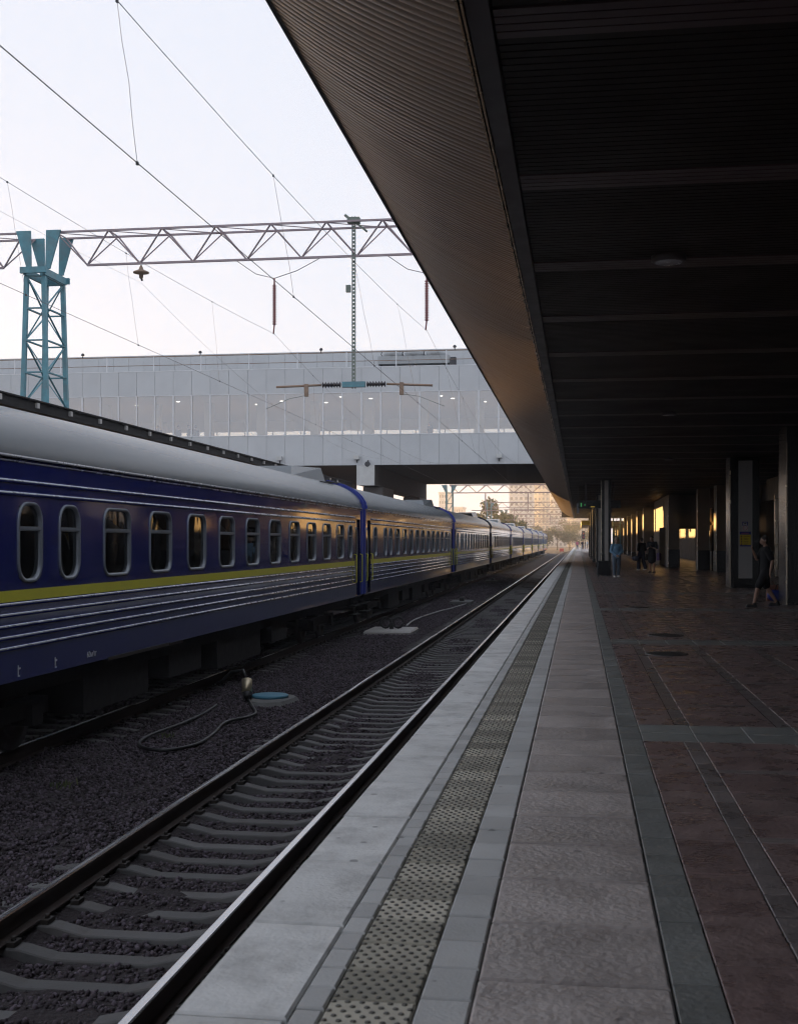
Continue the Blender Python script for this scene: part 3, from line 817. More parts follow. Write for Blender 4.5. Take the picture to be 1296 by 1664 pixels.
def build_car():
    root = empty('railway_car', (AX2, CAR0, 0))
    L = CARL-.5; y0, y1 = .25, CARL-.25
    # right hand side wall with real window openings
    cuts = sorted([(c-w/2, c+w/2) for c,w,_ in wins])
    b = MB()
    ys = y0; dz0, dz1 = -.06, 2.56
    dcut = [(DOORS[0][0],DOORS[0][1]),(DOORS[1][0],DOORS[1][1])]
    def quad(ya,yb,za,zb):
        if yb-ya > 1e-4: b.add([(WX,ya,za),(WX,yb,za),(WX,yb,zb),(WX,ya,zb)],[(0,1,2,3)])
    wa, wb = DOORS[0][1], DOORS[1][0]
    quad(y0,DOORS[0][0],dz0,dz1); quad(DOORS[1][1],y1,dz0,dz1)
    for d in dcut: quad(d[0],d[1],2.22,dz1)
    quad(wa,wb,dz0,WZ0); quad(wa,wb,WZ1,dz1)
    p = wa
    for c0,c1 in cuts: quad(p,c0,WZ0,WZ1); p = c1
    quad(p,wb,WZ0,WZ1)
    # ends and far wall, floor
    for yy, fl in ((y0,1),(y1,-1)):
        q = [(-WX,yy,dz0),(WX,yy,dz0),(WX,yy,dz1),(-WX,yy,dz1)]
        for t in range(1,12):
            a = math.pi*t/12; 
        b.add(q if fl>0 else q[::-1],[(0,1,2,3)])
        arc = [(WX*math.cos(math.pi*t/16),yy,2.56+.84*math.sin(math.pi*t/16)) for t in range(17)]
        b.add(arc if fl>0 else arc[::-1],[tuple(range(17))])
    b.add([(-WX,y0,dz0),(-WX,y1,dz0),(-WX,y1,dz1),(-WX,y0,dz1)],[(0,3,2,1)])
    b.add([(-WX,y0,dz0),(WX,y0,dz0),(WX,y1,dz0),(-WX,y1,dz0)],[(0,3,2,1)])
    b.build('body_shell', M['blue'], root)
    ib = MB(); ib.add([(.75,wa,.3),(.75,wb,.3),(.75,wb,2.5),(.75,wa,2.5)],[(0,1,2,3)])
    ib.add([(.75,wa,.9),(1.53,wa,.9),(1.53,wb,.9),(.75,wb,.9)],[(0,1,2,3)]); ib.add([(.75,wa,2.3),(1.53,wa,2.3),(1.53,wb,2.3),(.75,wb,2.3)],[(0,3,2,1)])
    ib.build('interior_panelling', M['cabin'], root)
    # roof
    rb = MB(); ny = 14; na = 20; v=[]; f=[]
    for j in range(ny+1):
        y = y0-.02 + (y1-y0+.04)*j/ny
        for t in range(na+1):
            a = math.pi*t/na
            v.append(((WX+.02)*math.cos(a), y, 2.565+.84*math.sin(a)))
    for j in range(ny):
        for t in range(na): f.append((j*(na+1)+t, j*(na+1)+t+1, (j+1)*(na+1)+t+1, (j+1)*(na+1)+t))
    rb.add([(p[0],p[1],p[2]) for p in v], [q[::-1] for q in f], 0, True)
    rb.build('roof', M['roof'], root)
    # gutter and pressed beads
    MB().sweep([(WX,y0,2.555),(WX,y1,2.555)],[(0,-.015),(.03,-.012),(.034,.0),(.03,.018),(0,.02)]).build('gutter', M['bead'], root)
    for z in (2.50,):
        MB().sweep([(WX,y0,z),(WX,y1,z)],[(0,-.012),(.012,-.006),(.012,.004),(0,.01)]).build('bead', M['bead'], root)
    for z,big in ((2.265,1),(2.12,1),(.812,1),(.69,1),(.557,1),(.425,1),(.297,1)):
        MB().sweep([(WX,wa+.08,z),(WX,wb-.08,z)],[(0,-.028),(.016,-.020),(.024,-.004),(.021,.008),(.010,.018),(0,.026)],[1,1,0,0,1,1],smooth=True).build('bead', [M['bead'],M['blue']], root)
    MB().box(WX-.01,WX+.004,wa+.08,wb-.08,.842,.975).build('yellow_stripe', M['yellow'], root)
    MB().box(WX-.02,WX+.006,y0,y1,-.10,-.058).build('skirt_edge', M['blue'], root)
    for i,(c,w,sp) in enumerate(wins):
        fr, pa, sa, cu, gl = WM[w]
        wo = link('window_frame', fr, root, (WX,c,(WZ0+WZ1)/2))
        link('pane', pa, wo)
        if sp: link('sash_bar', sa, wo)
        if i in (5,8,9,11,12): link('curtain', cu, wo)
        if i in (3,4,6,7,10): link('sky_glint', gl, wo)
    for k,(d0,d1) in enumerate(DOORS):
        cy = (d0+d1)/2
        do = MB().box(WX-.09,WX-.05,d0,d1,-.06,2.22).build('door', M['blue'], root)
        fr, pa = DW[:2]
        link('window_frame', fr, do, (WX-.055,cy,1.5)); 
        MB().box(WX-.049,WX-.047,cy-.17,cy+.17,1.06,1.94).build('door_glass', M['darkglass'], do)
        for yy in (d0-.07,d1+.07):
            MB().tube([(WX,yy,.32),(WX+.06,yy,.34),(WX+.06,yy,1.15),(WX,yy,1.17)],.020,6).build('handrail', M['yrail'], root)
        s = MB()
        for q in range(3): s.box(WX-.22-.02*q,WX+.01,d0+.03,d1-.03,-.12-.27*q,-.09-.27*q)
        s.build('footstep', M['under'], root)
    for sgn, yy in ((-1,0.25),(1,CARL-.25)):                    # gangway bellows, bright blue surround
        g_ = MB()
        for q in range(3):
            ya = yy+sgn*(.02+.08*q)
            g_.box(-1.42+.08*q,1.42-.08*q,ya-.03,ya+.03,-.05,2.9+.02*q)
        g_.build('gangway_bellows', M['rubber'], root)
        e_ = MB()
        for t in range(20):
            a0,a1 = math.pi*t/20, math.pi*(t+1)/20
            e_.bar(((WX+.015)*math.cos(a0),yy-sgn*.02,2.56+.84*math.sin(a0)),((WX+.015)*math.cos(a1),yy-sgn*.02,2.56+.84*math.sin(a1)),.16,.05,0,(0,1,0))
        e_.box(WX-.02,WX+.03,yy-.10,yy+.10,-.06,2.57)
        e_.build('end_arch', M['bluetrim'], root)
    # roof gear
    hv = MB(); yb = CARL-6.2
    hv.add([(-.75,yb,3.28),(.75,yb,3.28),(.75,yb+4.4,3.28),(-.75,yb+4.4,3.28),(-.6,yb+.6,3.56),(.6,yb+.6,3.56),(.6,yb+4.4,3.72),(-.6,yb+4.4,3.72)],[(0,3,2,1),(4,5,6,7),(0,1,5,4),(1,2,6,5),(2,3,7,6),(3,0,4,7)])
    hv.build('roof_air_unit', M['roof'], root)
    for q in range(6): MB().box(-.55,.55,yb+4.40,yb+4.43,3.32+q*.06,3.35+q*.06).build('louvre', M['rubber'], root)
    MB().box(-.5,.5,CARL-1.3,CARL-.5,3.38,3.58).build('roof_vent', M['under'], root)
    MB().tube([(.75,CARL-1.6,3.32),(.78,CARL-.9,3.34),(.8,CARL+.2,3.36)],.03,6).build('roof_cable', M['rubber'], root)
    cd = MB(); cd.tube([(1.05,CARL-4,3.22),(1.05,CARL-2.2,3.22)],.018,6); cd.build('roof_grab_rail', M['under'], root)
    # underframe
    u = MB(); u.box(-1.35,1.35,1.2,CARL-1.2,-.34,-.1)
    for (a,b_,z) in ((6.6,9.2,-.85),(10.2,12.0,-.75),(13.0,16.2,-.88),(17.2,18.6,-.72)):
        u.box(.5,1.32,a,b_,z,-.34)
    u.build('underframe', M['under'], root)
    MB().box(WX-.06,WX+.012,6.9,9.5,-.135,-.085).build('sole_bar', M['wheel'], root)
    MB().box(WX-.05,WX-.01,9.65,10.3,-.15,-.10).build('sole_bar', M['wheel'], root)
    for yc in (4.2, CARL-4.2):
        bo = MB(); bo.box(.88,1.12,yc-1.7,yc+1.7,-.72,-.50); bo.box(-1.12,-.88,yc-1.7,yc+1.7,-.72,-.5); bo.box(-1,1,yc-.25,yc+.25,-.7,-.38)
        for dy in (-1.2,1.2):
            bo.box(.9,1.2,yc+dy-.16,yc+dy+.16,-.82,-.55)
        bo = bo.build('bogie', M['under'], root)
        for dy in (-.45,.45):
            MB().lathe((1.0,yc+dy,-.5),[(.1,-.18),(.12,0),(.1,.2)],10).build('spring', M['under'], bo)
        for dy in (-1.2,1.2):
            wb_ = MB()
            for s in (-1,1): wb_.lathe((s*.8,yc+dy,RAIL_Z+.475),[(.49,-.03),(.475,.0),(.475,.07),(.3,.075),(.28,.04),(.12,.08)],24,0,'X')
            wb_.tube([(-.8,yc+dy,RAIL_Z+.475),(.8,yc+dy,RAIL_Z+.475)],.08,10)
            wb_.build('wheelset', M['wheel'], bo)
    MB().box(-.15,.15,CARL-.5,CARL+.3,-.32,-.1).build('coupler', M['under'], root)
    return root
car = build_car()
ordn = ['closest','second','third','fourth','fifth','sixth','seventh','eighth','ninth']
lab0 = 'blue railway car with yellow stripe and grey roof, the {} from the camera'
cars = [car]
for i in range(1,9):
    c = copy_tree(car); c.location = (AX2, CAR0+CARL*i, 0); cars.append(c)
for i,c in enumerate(cars):
    tag(c, ('blue railway car with yellow stripe and grey roof, closest to the camera' if i==0 else f'blue railway car with yellow stripe, {ordn[i]} in the row from the camera'), 'railway car', 'blue railway cars of the parked train')
# stencilled marks on the closest car
def solebar(px, py):                    # point on the car side seen at a photo pixel
    d = 2000*abs(AX2+WX)/(CT*(940-px)); y = (d + (AX2+WX)*ST)/CT
    return y, CAM_H-(py-880)*d/2000
mk = MB()
for px,py in ((29.5,1091),(89.5,1077)):
    y,z = solebar(px,py); mk.box(WX+.0005,WX+.003,y-.012,y+.012,z-.07,z+.07); mk.box(WX+.0005,WX+.003,y+.012,y+.06,z+.02,z+.04); mk.box(WX+.0005,WX+.003,y+.012,y+.045,z-.07,z-.05)
mk = mk.build('jacking_mark', M['sgwhite'], car); mk.location = (0,-CAR0,0)
tc = bpy.data.curves.new('lettering','FONT'); tc.body = '60м/тг'; tc.size = .115; tc.extrude = .001
tc.materials.append(M['sgwhite'])
to = bpy.data.objects.new('lettering', tc); COL.objects.link(to)
bpy.context.view_layer.update()
tm = bpy.data.meshes.new_from_object(to.evaluated_get(bpy.context.evaluated_depsgraph_get()))
bpy.data.objects.remove(to); to = bpy.data.objects.new('lettering', tm); COL.objects.link(to); to.parent = car
y,z = solebar(141,1069); to.location = (WX+.003, y-CAR0, z); to.rotation_euler = (R(90),0,R(90))

# neighbouring platform roof seen over the train
npf = MB().box(-17.9,-11.2,-30,104,-1.8,-.02).build('added_neighbour_platform', M['platwall']); tag(npf, kind='structure')  # unseen platform body, added to keep low sun off the ballast
nr = empty('neighbour_canopy', (-12.2,0,0)); tag(nr, 'dark edge of a platform roof running just above the near train cars', 'canopy')
MB().box(-5.5,0,6,66,4.50,4.72).build('roof_deck', M['under'], nr)
MB().tube([(.03,6,4.74),(.03,66,4.74)],.03,6).build('edge_pipe', M['under'], nr)
clip = MB().box(0,.06,-.06,.06,4.58,4.70).mesh('clip', M['panel'])
for i in range(30): link('clip', clip, nr, (0,8+i*1.85,0))
for y in (20,44): MB().box(-3,-2.7,y,y+.3,-.02,4.5).build('roof_post', M['under'], nr)

# ------------------------------------------------------------------ station footbridge
BY0, BY1 = 74.5, 100.0
br = empty('station_footbridge', (0,BY0,0)); tag(br, 'wide enclosed white-panelled footbridge with long window band crossing the tracks', 'bridge')
PW = 1.2; X0 = -40.8; NP = 38
z_bot, z_wb, z_wt, z_top1, z_top = 6.25, 8.15, 10.7, 12.25, 13.75
bx0, bx1 = -150, 26  # left end lengthened far out of view to block the low sun
D = BY1-BY0
b = MB()
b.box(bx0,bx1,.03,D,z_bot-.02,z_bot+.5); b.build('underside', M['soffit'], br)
b = MB(); b.box(bx0,bx1,.06,D-.1,z_bot+.9,z_bot+1.0); b.build('floor', M['interfloor'], br)
b = MB(); b.box(bx0,bx1,.06,D-.1,z_wt+.05,z_wt+.25); b.build('ceiling', M['inter'], br)
b = MB()
for (za,zb) in ((z_bot,z_wb-.02),(z_wt+.02,z_top1)):
    b.box(bx0,bx1,.02,.05,za+.01,zb-.01); b.box(bx0,bx1,D-.05,D,za,zb)
b.build('backing_wall', M['cladgap'], br)
b = MB(); b.box(bx0,bx1,.05,D,z_top1-.12,z_top1-.03); b.box(bx0,bx1,3.0,D-3,z_top1,z_top-.02); b.build('roof_deck', M['cladgap'], br)
pl_lo = MB().box(.008,PW-.008,-.02,.02,z_bot,z_wb-.05).mesh('cladding_panel', M['clad'])
pl_up = MB().box(.008,PW-.008,-.02,.02,z_wt+.05,z_top1).mesh('cladding_panel', M['clad'])
pl_pa = MB().box(.006,1.05-.006,2.97,3.0,z_top1+.02,z_top).mesh('parapet_panel', M['clad'])
pane = MB().add([(.03,0,z_wb),(PW-.03,0,z_wb),(PW-.03,0,z_wt),(.03,0,z_wt)],[(0,1,2,3)]).mesh('window_pane', M['bglass'])
mul = MB().box(-.045,.045,-.03,.08,z_wb-.02,z_wt+.02).mesh('mullion', M['mullion'])
for i in range(NP):
    x = X0+i*PW
    link('cladding_panel', pl_lo, br, (x,0,0)); link('cladding_panel', pl_up, br, (x,0,0))
    link('window_pane', pane, br, (x,.02,0)); link('mullion', mul, br, (x,0,0))
for i in range(44): link('parapet_panel', pl_pa, br, (X0+i*1.05,0,0))
b = MB()
for xa,xb in ((bx0,X0),(X0+NP*PW,bx1)):
    b.box(xa,xb,-.02,.02,z_bot,z_wb-.05); b.box(xa,xb,-.02,.02,z_wt+.05,z_top1); b.box(xa,xb,2.97,3.0,z_top1+.02,z_top)
b.build('plain_cladding', M['clad'], br)
b = MB()
for xa,xb in ((bx0,X0),(X0+NP*PW,bx1)): b.add([(xa,.02,z_wb),(xb,.02,z_wb),(xb,.02,z_wt),(xa,.02,z_wt)],[(0,1,2,3)])
b.add([(bx0,D-.03,z_wb),(bx1,D-.03,z_wb),(bx1,D-.03,z_wt),(bx0,D-.03,z_wt)],[(0,1,2,3)])
b.build('side_glazing', M['bglass'], br)
b = MB()
x = bx0
while x < bx1: b.box(x-.04,x+.04,D-.08,D,z_wb,z_wt); x += 2.4
b.build('far_mullions', M['mullion'], br)
MB().box(bx0,bx1,-.035,.02,z_wb-.045,z_wb).build('sill_rail', M['mullion'], br)
MB().box(bx0,bx1,-.035,.02,z_wt,z_wt+.045).build('head_rail', M['mullion'], br)
MB().box(bx0,bx1,-.03,.02,z_top1+.001,z_top1+.05).build('coping', M['mullion'], br)
for i in range(12):                          # interior columns and lit ceiling lamps
    x = -39 + i*3.6
    MB().box(x,x+.55,4.5,5.05,z_bot+1.0,z_wt+.05).build('interior_column', M['inter'], br)
lamp = MB().lathe((0,0,0),[(.12,.03),(.12,-.02),(.09,-.03)],16).mesh('ceiling_lamp', lit)
for x,y in ((-21.3,5.6),(-19.2,4.0),(-16.5,5.2),(-14.9,2.2),(-13.2,3.4),(-8.6,2.6),(-8.0,4.1),(-3.5,2.5),(-2.9,4.0),(-26,3.3),(-29.5,5.1),(-6.1,6.2)):
    link('ceiling_lamp', lamp, br, (x,y,z_wt+.03))
bx_ = -41
while bx_ < 4:
    w_ = random.uniform(.8,3.2)
    MB().box(bx_,bx_+w_,17,17.3,z_wt-.75,z_wt+.049).build('sky_baffle', M['inter'], br)  # boxes added at random to break up the bright sky strip behind
    bx_ += w_ + random.uniform(.3,1.6)
# ledge railing
rl_ = MB(); rl_.tube([(bx0,.35,z_top1+1.0),(8,.35,z_top1+1.0)],.035,6); rl_.tube([(bx0,.35,z_top1+.45),(8,.35,z_top1+.45)],.022,6); rl_.build('ledge_rail', M['rust'], br)
rp = MB().box(-.03,.03,.31,.39,z_top1,z_top1+1.0).mesh('rail_post', M['mullion'])
for i in range(14): link('rail_post', rp, br, (-39+i*3.1,0,0))
# supports
for x0_, lab in ((-13.4,''),(-19.2,''),(14,'')):
    cb_ = MB(); cb_.box(x0_,x0_+1.05,-.4,D+.2,5.0,z_bot-.021); cb_.build('cross_beam', M['soffit'], br)
    MB().box(x0_-.03,x0_+1.08,-.44,-.41,4.98,z_bot-.03).build('beam_end', M['capwhite'], br)
    for yy in (3.0, D-4.5):
        p_ = MB(); p_.add([(x0_-.1,yy,-1.7),(x0_+1.15,yy,-1.7),(x0_+1.15,yy+3.2,-1.7),(x0_-.1,yy+3.2,-1.7),(x0_-.1,yy-.8,5.0),(x0_+1.15,yy-.8,5.0),(x0_+1.15,yy+4.0,5.0),(x0_-.1,yy+4.0,5.0)],[(0,3,2,1),(4,5,6,7),(0,1,5,4),(1,2,6,5),(2,3,7,6),(3,0,4,7)])
        p_.build('support_pillar', M['concrete'], br)
# bridge attachments
for i,(px,lab) in enumerate(((446,'small floodlight at the lower edge of the bridge, leftmost'),(577,'small floodlight at the lower edge of the bridge, above the car junction'),(812,'small floodlight at the lower edge of the bridge, beside the canopy'))):
    d = 2000*6/1; p = at(px, 75.0, 6.75)
    e = empty('floodlight', (p.x, BY0-.03, 6.6)); tag(e, lab, 'floodlight', 'floodlights along the bridge edge')
    MB().box(-.17,.17,-.34,-.06,0,.22).build('lamp_head', M['capwhite'], e); MB().box(-.1,.1,-.3,-.1,-.035,-.001).build('lens', M['lampglass'], e)
    MB().box(-.03,.03,-.055,.0,-.2,.14).build('bracket', M['acdark'], e)
p = at(596,75,6.3); e = empty('loudspeaker', (p.x,BY0-.35,6.28)); tag(e, 'round dark loudspeaker under the bridge edge beside the white beam end', 'loudspeaker')
MB().lathe((0,0,0),[(.16,-.12),(.17,.0),(.08,.2)],16,0,'Y').build('horn', M['acdark'], e); MB().box(-.03,.03,.05,.3,.1,.25).build('bracket', M['acdark'], e)
for i,px in enumerate((305,514,96,738)):
    p = at(px,75,13.4); e = empty('camera_dome', (p.x,BY0+.35,z_top1+1.02))
    tag(e, ('dark surveillance camera on the bridge rail, third from left','dark surveillance camera on the bridge rail, just left of the post','dark surveillance camera on the bridge rail beside the tower','dark surveillance camera on the bridge rail beside the chillers')[i] if i != 0 else 'dark surveillance camera on the bridge rail between tower and hanging post', 'camera', 'cameras on the bridge rail')
    MB().lathe((0,0,0),[(.03,0),(.03,.12),(.1,.14),(.11,.22),(.05,.29)],10).build('dome', M['acdark'], e)
p0, p1 = at(608,75,12.6), at(728,75,12.6)
ce = empty('rooftop_chiller', (p0.x,BY0+1.3,z_top1)); tag(ce, 'white rooftop chiller with three round fans on the bridge ledge', 'chiller')
Lc = p1.x-p0.x
MB().box(0,Lc,-.5,.7,.3,.78).build('casing', M['ac'], ce)
for q in (0.05,Lc/2,Lc-.15): MB().box(q,q+.1,-.45,.65,-.05,.3).build('leg', M['acdark'], ce)
for q in range(3):
    cx = Lc*(.2+.3*q); f_ = MB().lathe((cx,.1,.78),[(.62,0),(.62,.3),(.56,.34)],24).build('fan_drum', M['ac'], ce)
    MB().lathe((cx,.1,1.121),[(.5,0),(.5,.01)],20).build('fan_grille', M['acdark'], f_)
    MB().tube([(cx-.62,-.1,.8),(cx-.75,-.1,.95),(cx-.7,-.1,1.1)],.03,6).build('pipe', M['acdark'], f_)
MB().box(Lc+.05,Lc+.4,-.5,-.1,-.05,.65).build('control_box', M['acdark'], ce)

# ------------------------------------------------------------------ gantry with lattice tower
def lattice_tower(parent, x, y, zb, zt, mat, full=True, bx=(.50,.72), tx=(.24,.60), nlev=9):
    """four angle legs, horizontals and diagonals"""
    def c(k, sx, sy):
        t = k/nlev; return Vector((x+sx*(bx[0]*(1-t)+tx[0]*t), y+sy*(bx[1]*(1-t)+tx[1]*t), zb+(zt-zb)*t))
    for sx in (-1,1):
        for sy in (-1,1):
            b = MB(); b.angle(c(0,sx,sy),c(nlev,sx,sy),.11,.025,0,1); b.bar(c(0,sx,sy),c(nlev,sx,sy),.05,.05); b.build('leg', mat, parent)
    cor = [(-1,-1),(1,-1),(1,1),(-1,1)]
    for f in range(4):
        a, d = cor[f], cor[(f+1)%4]
        for k in range(nlev+1):
            if k < nlev:
                b = MB(); q = (a,d) if k % 2 == f % 2 else (d,a)
                b.bar(c(k,*q[0]),c(k+1,*q[1]),.045,.02); b.build('diagonal', mat, parent)
            b = MB(); b.bar(c(k,*a),c(k,*d),.06,.035); b.build('brace', mat, parent)
def truss(parent, xa, xb, y, zb, zt, hw, n, mat, w=1.0):
    """triangular girder: two top chords, one bottom chord, zigzag diagonals"""
    for yy in (-hw,hw):
        MB().bar((xa,y+yy,zt),(xb,y+yy,zt),.075*w,.075*w).build('top_chord', mat, parent)
    st_ = (xb-xa)/n
    MB().bar((xa+st_*.5,y,zb),(xb-st_*.5,y,zb),.085*w,.085*w).build('bottom_chord', mat, parent)
    for i in range(n):
        xm = xa+st_*(i+.5)
        for yy in (-hw,hw):
            for xx in (xa+st_*i, xa+st_*(i+1)):
                MB().bar((xm,y,zb),(xx,y+yy,zt),.05*w,.05*w).build('diagonal', mat, parent)
        MB().bar((xa+st_*i,y-hw,zt),(xa+st_*i,y+hw,zt),.04*w,.04*w).build('cross_tie', mat, parent)
        MB().bar((xa+st_*i,y-hw,zt-.02),(xa+st_*(i+1),y+hw,zt-.02),.03*w,.03*w).build('cross_tie', mat, parent)
GY = 31.3; GX = -14.15; GZB, GZT = 8.93, 9.75
ga = empty('catenary_gantry', (0,0,0)); tag(ga, 'teal lattice tower carrying the mauve lattice girder above the closest cars', 'gantry')
lattice_tower(ga, GX, GY, -1.6, 8.55, M['teal'], nlev=12)
MB().box(GX-.36,GX+.36,GY-.78,GY-.70,8.60,8.76).build('head_beam', M['teal'], ga); MB().box(GX-.36,GX+.36,GY+.70,GY+.78,8.60,8.76).build('head_beam', M['teal'], ga)
MB().box(GX-.30,GX-.22,GY-.70,GY+.70,8.56,8.75).build('head_beam', M['teal'], ga); MB().box(GX+.22,GX+.30,GY-.70,GY+.70,8.56,8.75).build('head_beam', M['teal'], ga)
for sx in (-1,1):
    for sy in (-1,1):
        v = []
        for yy in (GY+sy*.42-.03, GY+sy*.42+.03):
            v += [(GX+sx*.20,yy,8.77),(GX+sx*.32,yy,8.77),(GX+sx*.62,yy,9.79),(GX+sx*.22,yy,9.79)]
        MB().add(v,[(0,1,2,3),(7,6,5,4),(0,4,5,1),(1,5,6,2),(2,6,7,3),(3,7,4,0)]).build('gusset_plate', M['teal'], ga)
truss(ga, GX+.45, GX+.45+1.46*9, GY, GZB, GZT, .35, 9, M['truss'], .66)
truss(ga, GX-.45-1.46*9, GX-.45, GY, GZB, GZT, .35, 9, M['truss'], .66)
b = MB()
for z in (4.05,4.6): b.bar((GX+.1,GY-.9,z),(GX+.75,GY-.9,z-.15),.1,.06) if z > 4.5 else None
b.build('bracket_arm', M['under'], ga)
for sx in (-1,1):
    for sy in (-1,1): MB().lathe((GX+sx*.35,GY+sy*.75,3.95),[(.09,-.06),(.16,-.04),(.16,.04),(.09,.06)],10).build('leg_flange', M['acdark'], ga)
# hanging post between the tracks
hp = empty('hanging_post', (-5.75,GY,0)); tag(hp, 'slim perforated post hanging from the girder with a horizontal insulated arm', 'catenary post')
b = MB(); b.box(-.045,-.028,-.045,.045,5.5,9.95); b.box(.028,.045,-.045,.045,5.5,9.95)
for k in range(44):
    z = 5.55+k*.1; b.box(-.028,.028,-.04,-.028,z,z+.06)
b.build('post', M['post'], hp)
b = MB(); b.box(-.16,.16,-.1,.1,9.78,9.92); b.bar((.05,0,9.8),(.35,0,9.55),.05,.05); b.bar((-.05,0,9.85),(-.22,-.1,9.98),.06,.05); b.build('clamp', M['post'], hp)
MB().box(-.2,-.08,-.05,.05,8.0,8.18).build('small_box', M['post'], hp)
MB().box(-.30,.30,-.07,.07,5.54,5.68).build('arm_bracket', M['teal'], hp)
for s in (-1,1):
    pr = []
    for k in range(7): pr += [(.04,k*.075),(.085,k*.075+.02),(.04,k*.075+.045)]
    MB().lathe((s*.34,0,5.61),[(r_,s*h_) for r_,h_ in pr],12,0,'X').build('insulator', M['insdark'], hp)
    MB().tube([(s*.86,0,5.61),(s*2.05,0,5.55 if s>0 else 5.58)],.03,8).build('arm_tube', M['rust'], hp)
    MB().box(s*1.25-.05,s*1.25+.05,-.05,.05,5.32,5.64).build('arm_hanger', M['rust'], hp)
    MB().tube([(s*1.25,0,5.35),(s*1.7,.05,5.28),(s*2.35,.08,5.02)],.007,6).build('steady_arm', M['post'], hp)
# suspension strings
def string(x, label):
    e = empty('insulator_string', (x,GY,0)); tag(e, label, 'insulator', 'insulator strings under the girder')
    zt_ = 8.42; n_ = 17
    MB().tube([(0,0,GZB-.02),(0,0,zt_)],.012,6).build('hanger', M['post'], e) if False else None
    MB().tube([(-1.0,0,GZB-.03),(-.5,0,8.55),(0,0,zt_),(.6,0,8.6),(1.2,0,GZB-.03)],.010,6).build('bridle_wire', M['wire'], e)
    pr = []
    for k in range(n_): pr += [(.025,-.18-k*.062),(.07,-.195-k*.062),(.025,-.225-k*.062)]
    MB().lathe((0,0,zt_),pr[::-1],10).build('discs', M['insul'], e)
    MB().tube([(0,0,zt_),(0,0,zt_-.2)],.022,6).build('top_link', M['insul'], e)
    MB().tube([(0,0,zt_-1.2),(-.03,.02,zt_-1.45)],.02,6).build('end_clamp', M['insul'], e)
    return Vector((x,GY,zt_-1.45))
S2 = string(at(444,32,0).x, 'long red-brown insulator string hanging over the train track')
S1 = string(at(692,31.4,0).x, 'long red-brown insulator string hanging beside the canopy edge')
e = empty('disc_insulator', (at(222,32.3,0).x,GY,0)); tag(e, 'single flat disc insulator hanging from the girder near the tower', 'insulator')
MB().lathe((0,0,GZB-.05),[(.02,-.36),(.05,-.34),(.06,-.24),(.21,-.21),(.21,-.18),(.07,-.12),(.03,-.02),(.02,0)],14).build('disc', M['rust'], e)
MB().tube([(0,0,GZB-.38),(.03,0,GZB-.46)],.03,6).build('clamp', M['acdark'], e)

# overhead wires
def wire(name, pts, r, label, droppers=(), low=None, cat='wire'):
    e = empty(name, pts[0]); p0_ = Vector(pts[0]); tag(e, label, cat, 'overhead line wires')
    MB().tube([Vector(p)-p0_ for p in pts], r*.48, 5).build('conductor', M['wire'], e)
    for a,b_ in droppers:
        a,b_ = Vector(a)-p0_, Vector(b_)-p0_
        mids = [a.lerp(b_,t)+Vector((random.uniform(-.015,.015),0,0)) for t in (.25,.5,.75)]
        MB().tube([a]+mids+[b_], .0022, 4).build('dropper', M['wire'], e)
        b2 = MB()
        for c_ in (a,b_): b2.box(c_.x-.008,c_.x+.008,c_.y-.014,c_.y+.014,c_.z-.016,c_.z+.010)
        b2.build('clamp', M['acdark'], e)
    return e
def para(p, q, sag, n=16):
    p, q = Vector(p), Vector(q)
    return [p.lerp(q,t/n) - Vector((0,0,4*sag*(t/n)*(1-t/n))) for t in range(n+1)]
def ev(pts, y):
    for a,b_ in zip(pts,pts[1:]):
        if (a.y-y)*(b_.y-y) <= 0 and a.y != b_.y: return a.lerp(b_,(y-a.y)/(b_.y-a.y))
CW1 = [Vector((-3.33,-12,4.42)),Vector((-3.33,GY,4.46)),Vector((-3.45,76,4.5)),Vector((-3.2,140,4.5)),Vector((-3.4,205,4.5)),Vector((-3.3,300,4.5))]
MW1a = para((-3.15,-12,5.55),(S1.x,GY,S1.z),.55); MW1b = para((S1.x,GY,S1.z),(-3.3,BY0-.1,6.2),.9)
MW1c = para((-3.3,BY1,6.0),(-3.3,140,7.0),.5)+para((-3.3,140,7.0),(-3.3,205,7.0),.9)+para((-3.3,205,7.0),(-3.3,300,7.0),.9)
wire('contact_wire', CW1, .0085, 'thick lower contact wire over the empty track')
wire('messenger_wire', MW1a, .0075, 'upper messenger wire sloping from the top edge to the insulator string by the canopy', [(ev(MW1a,y),ev(CW1,y)) for y in (9.0,14.2,20.0,25.5)])
wire('messenger_wire', MW1b, .0075, 'upper messenger wire from the canopy-side insulator string down to the bridge', [(ev(MW1b,y),ev(CW1,y)) for y in (35.5,40,46,53,60,67)])
wire('messenger_wire', MW1c, .009, 'messenger wire over the empty track beyond the bridge', [(ev(MW1c,y),ev(CW1,y)) for y in (110,120,130,150,160,170,180,190)])
CW2 = [Vector((-7.75,-6,5.05)),Vector((-7.75,GY,5.05)),Vector((-7.9,76,4.95)),Vector((-7.8,140,4.9)),Vector((-7.9,205,4.9)),Vector((-7.9,300,4.9))]
MW2a = para((-8.3,-6,7.4),(S2.x,GY,S2.z),.5); MW2b = para((S2.x,GY,S2.z),(-7.8,BY0-.1,6.3),1.0)
MW2c = para((-7.9,BY1,6.0),(-7.9,140,7.0),.5)+para((-7.9,140,7.0),(-7.9,205,7.0),.9)+para((-7.9,205,7.0),(-7.9,300,7.0),.9)
wire('contact_wire', CW2, .0085, 'lower contact wire running over the parked train')
wire('messenger_wire', MW2a, .0075, 'upper messenger wire over the train, ending at the left insulator string', [(ev(MW2a,y),ev(CW2,y)) for y in (11,16.5,21,26)])
wire('messenger_wire', MW2b, .0075, 'upper messenger wire over the train between insulator string and bridge', [(ev(MW2b,y),ev(CW2,y)) for y in (36,42,49,57,65)])
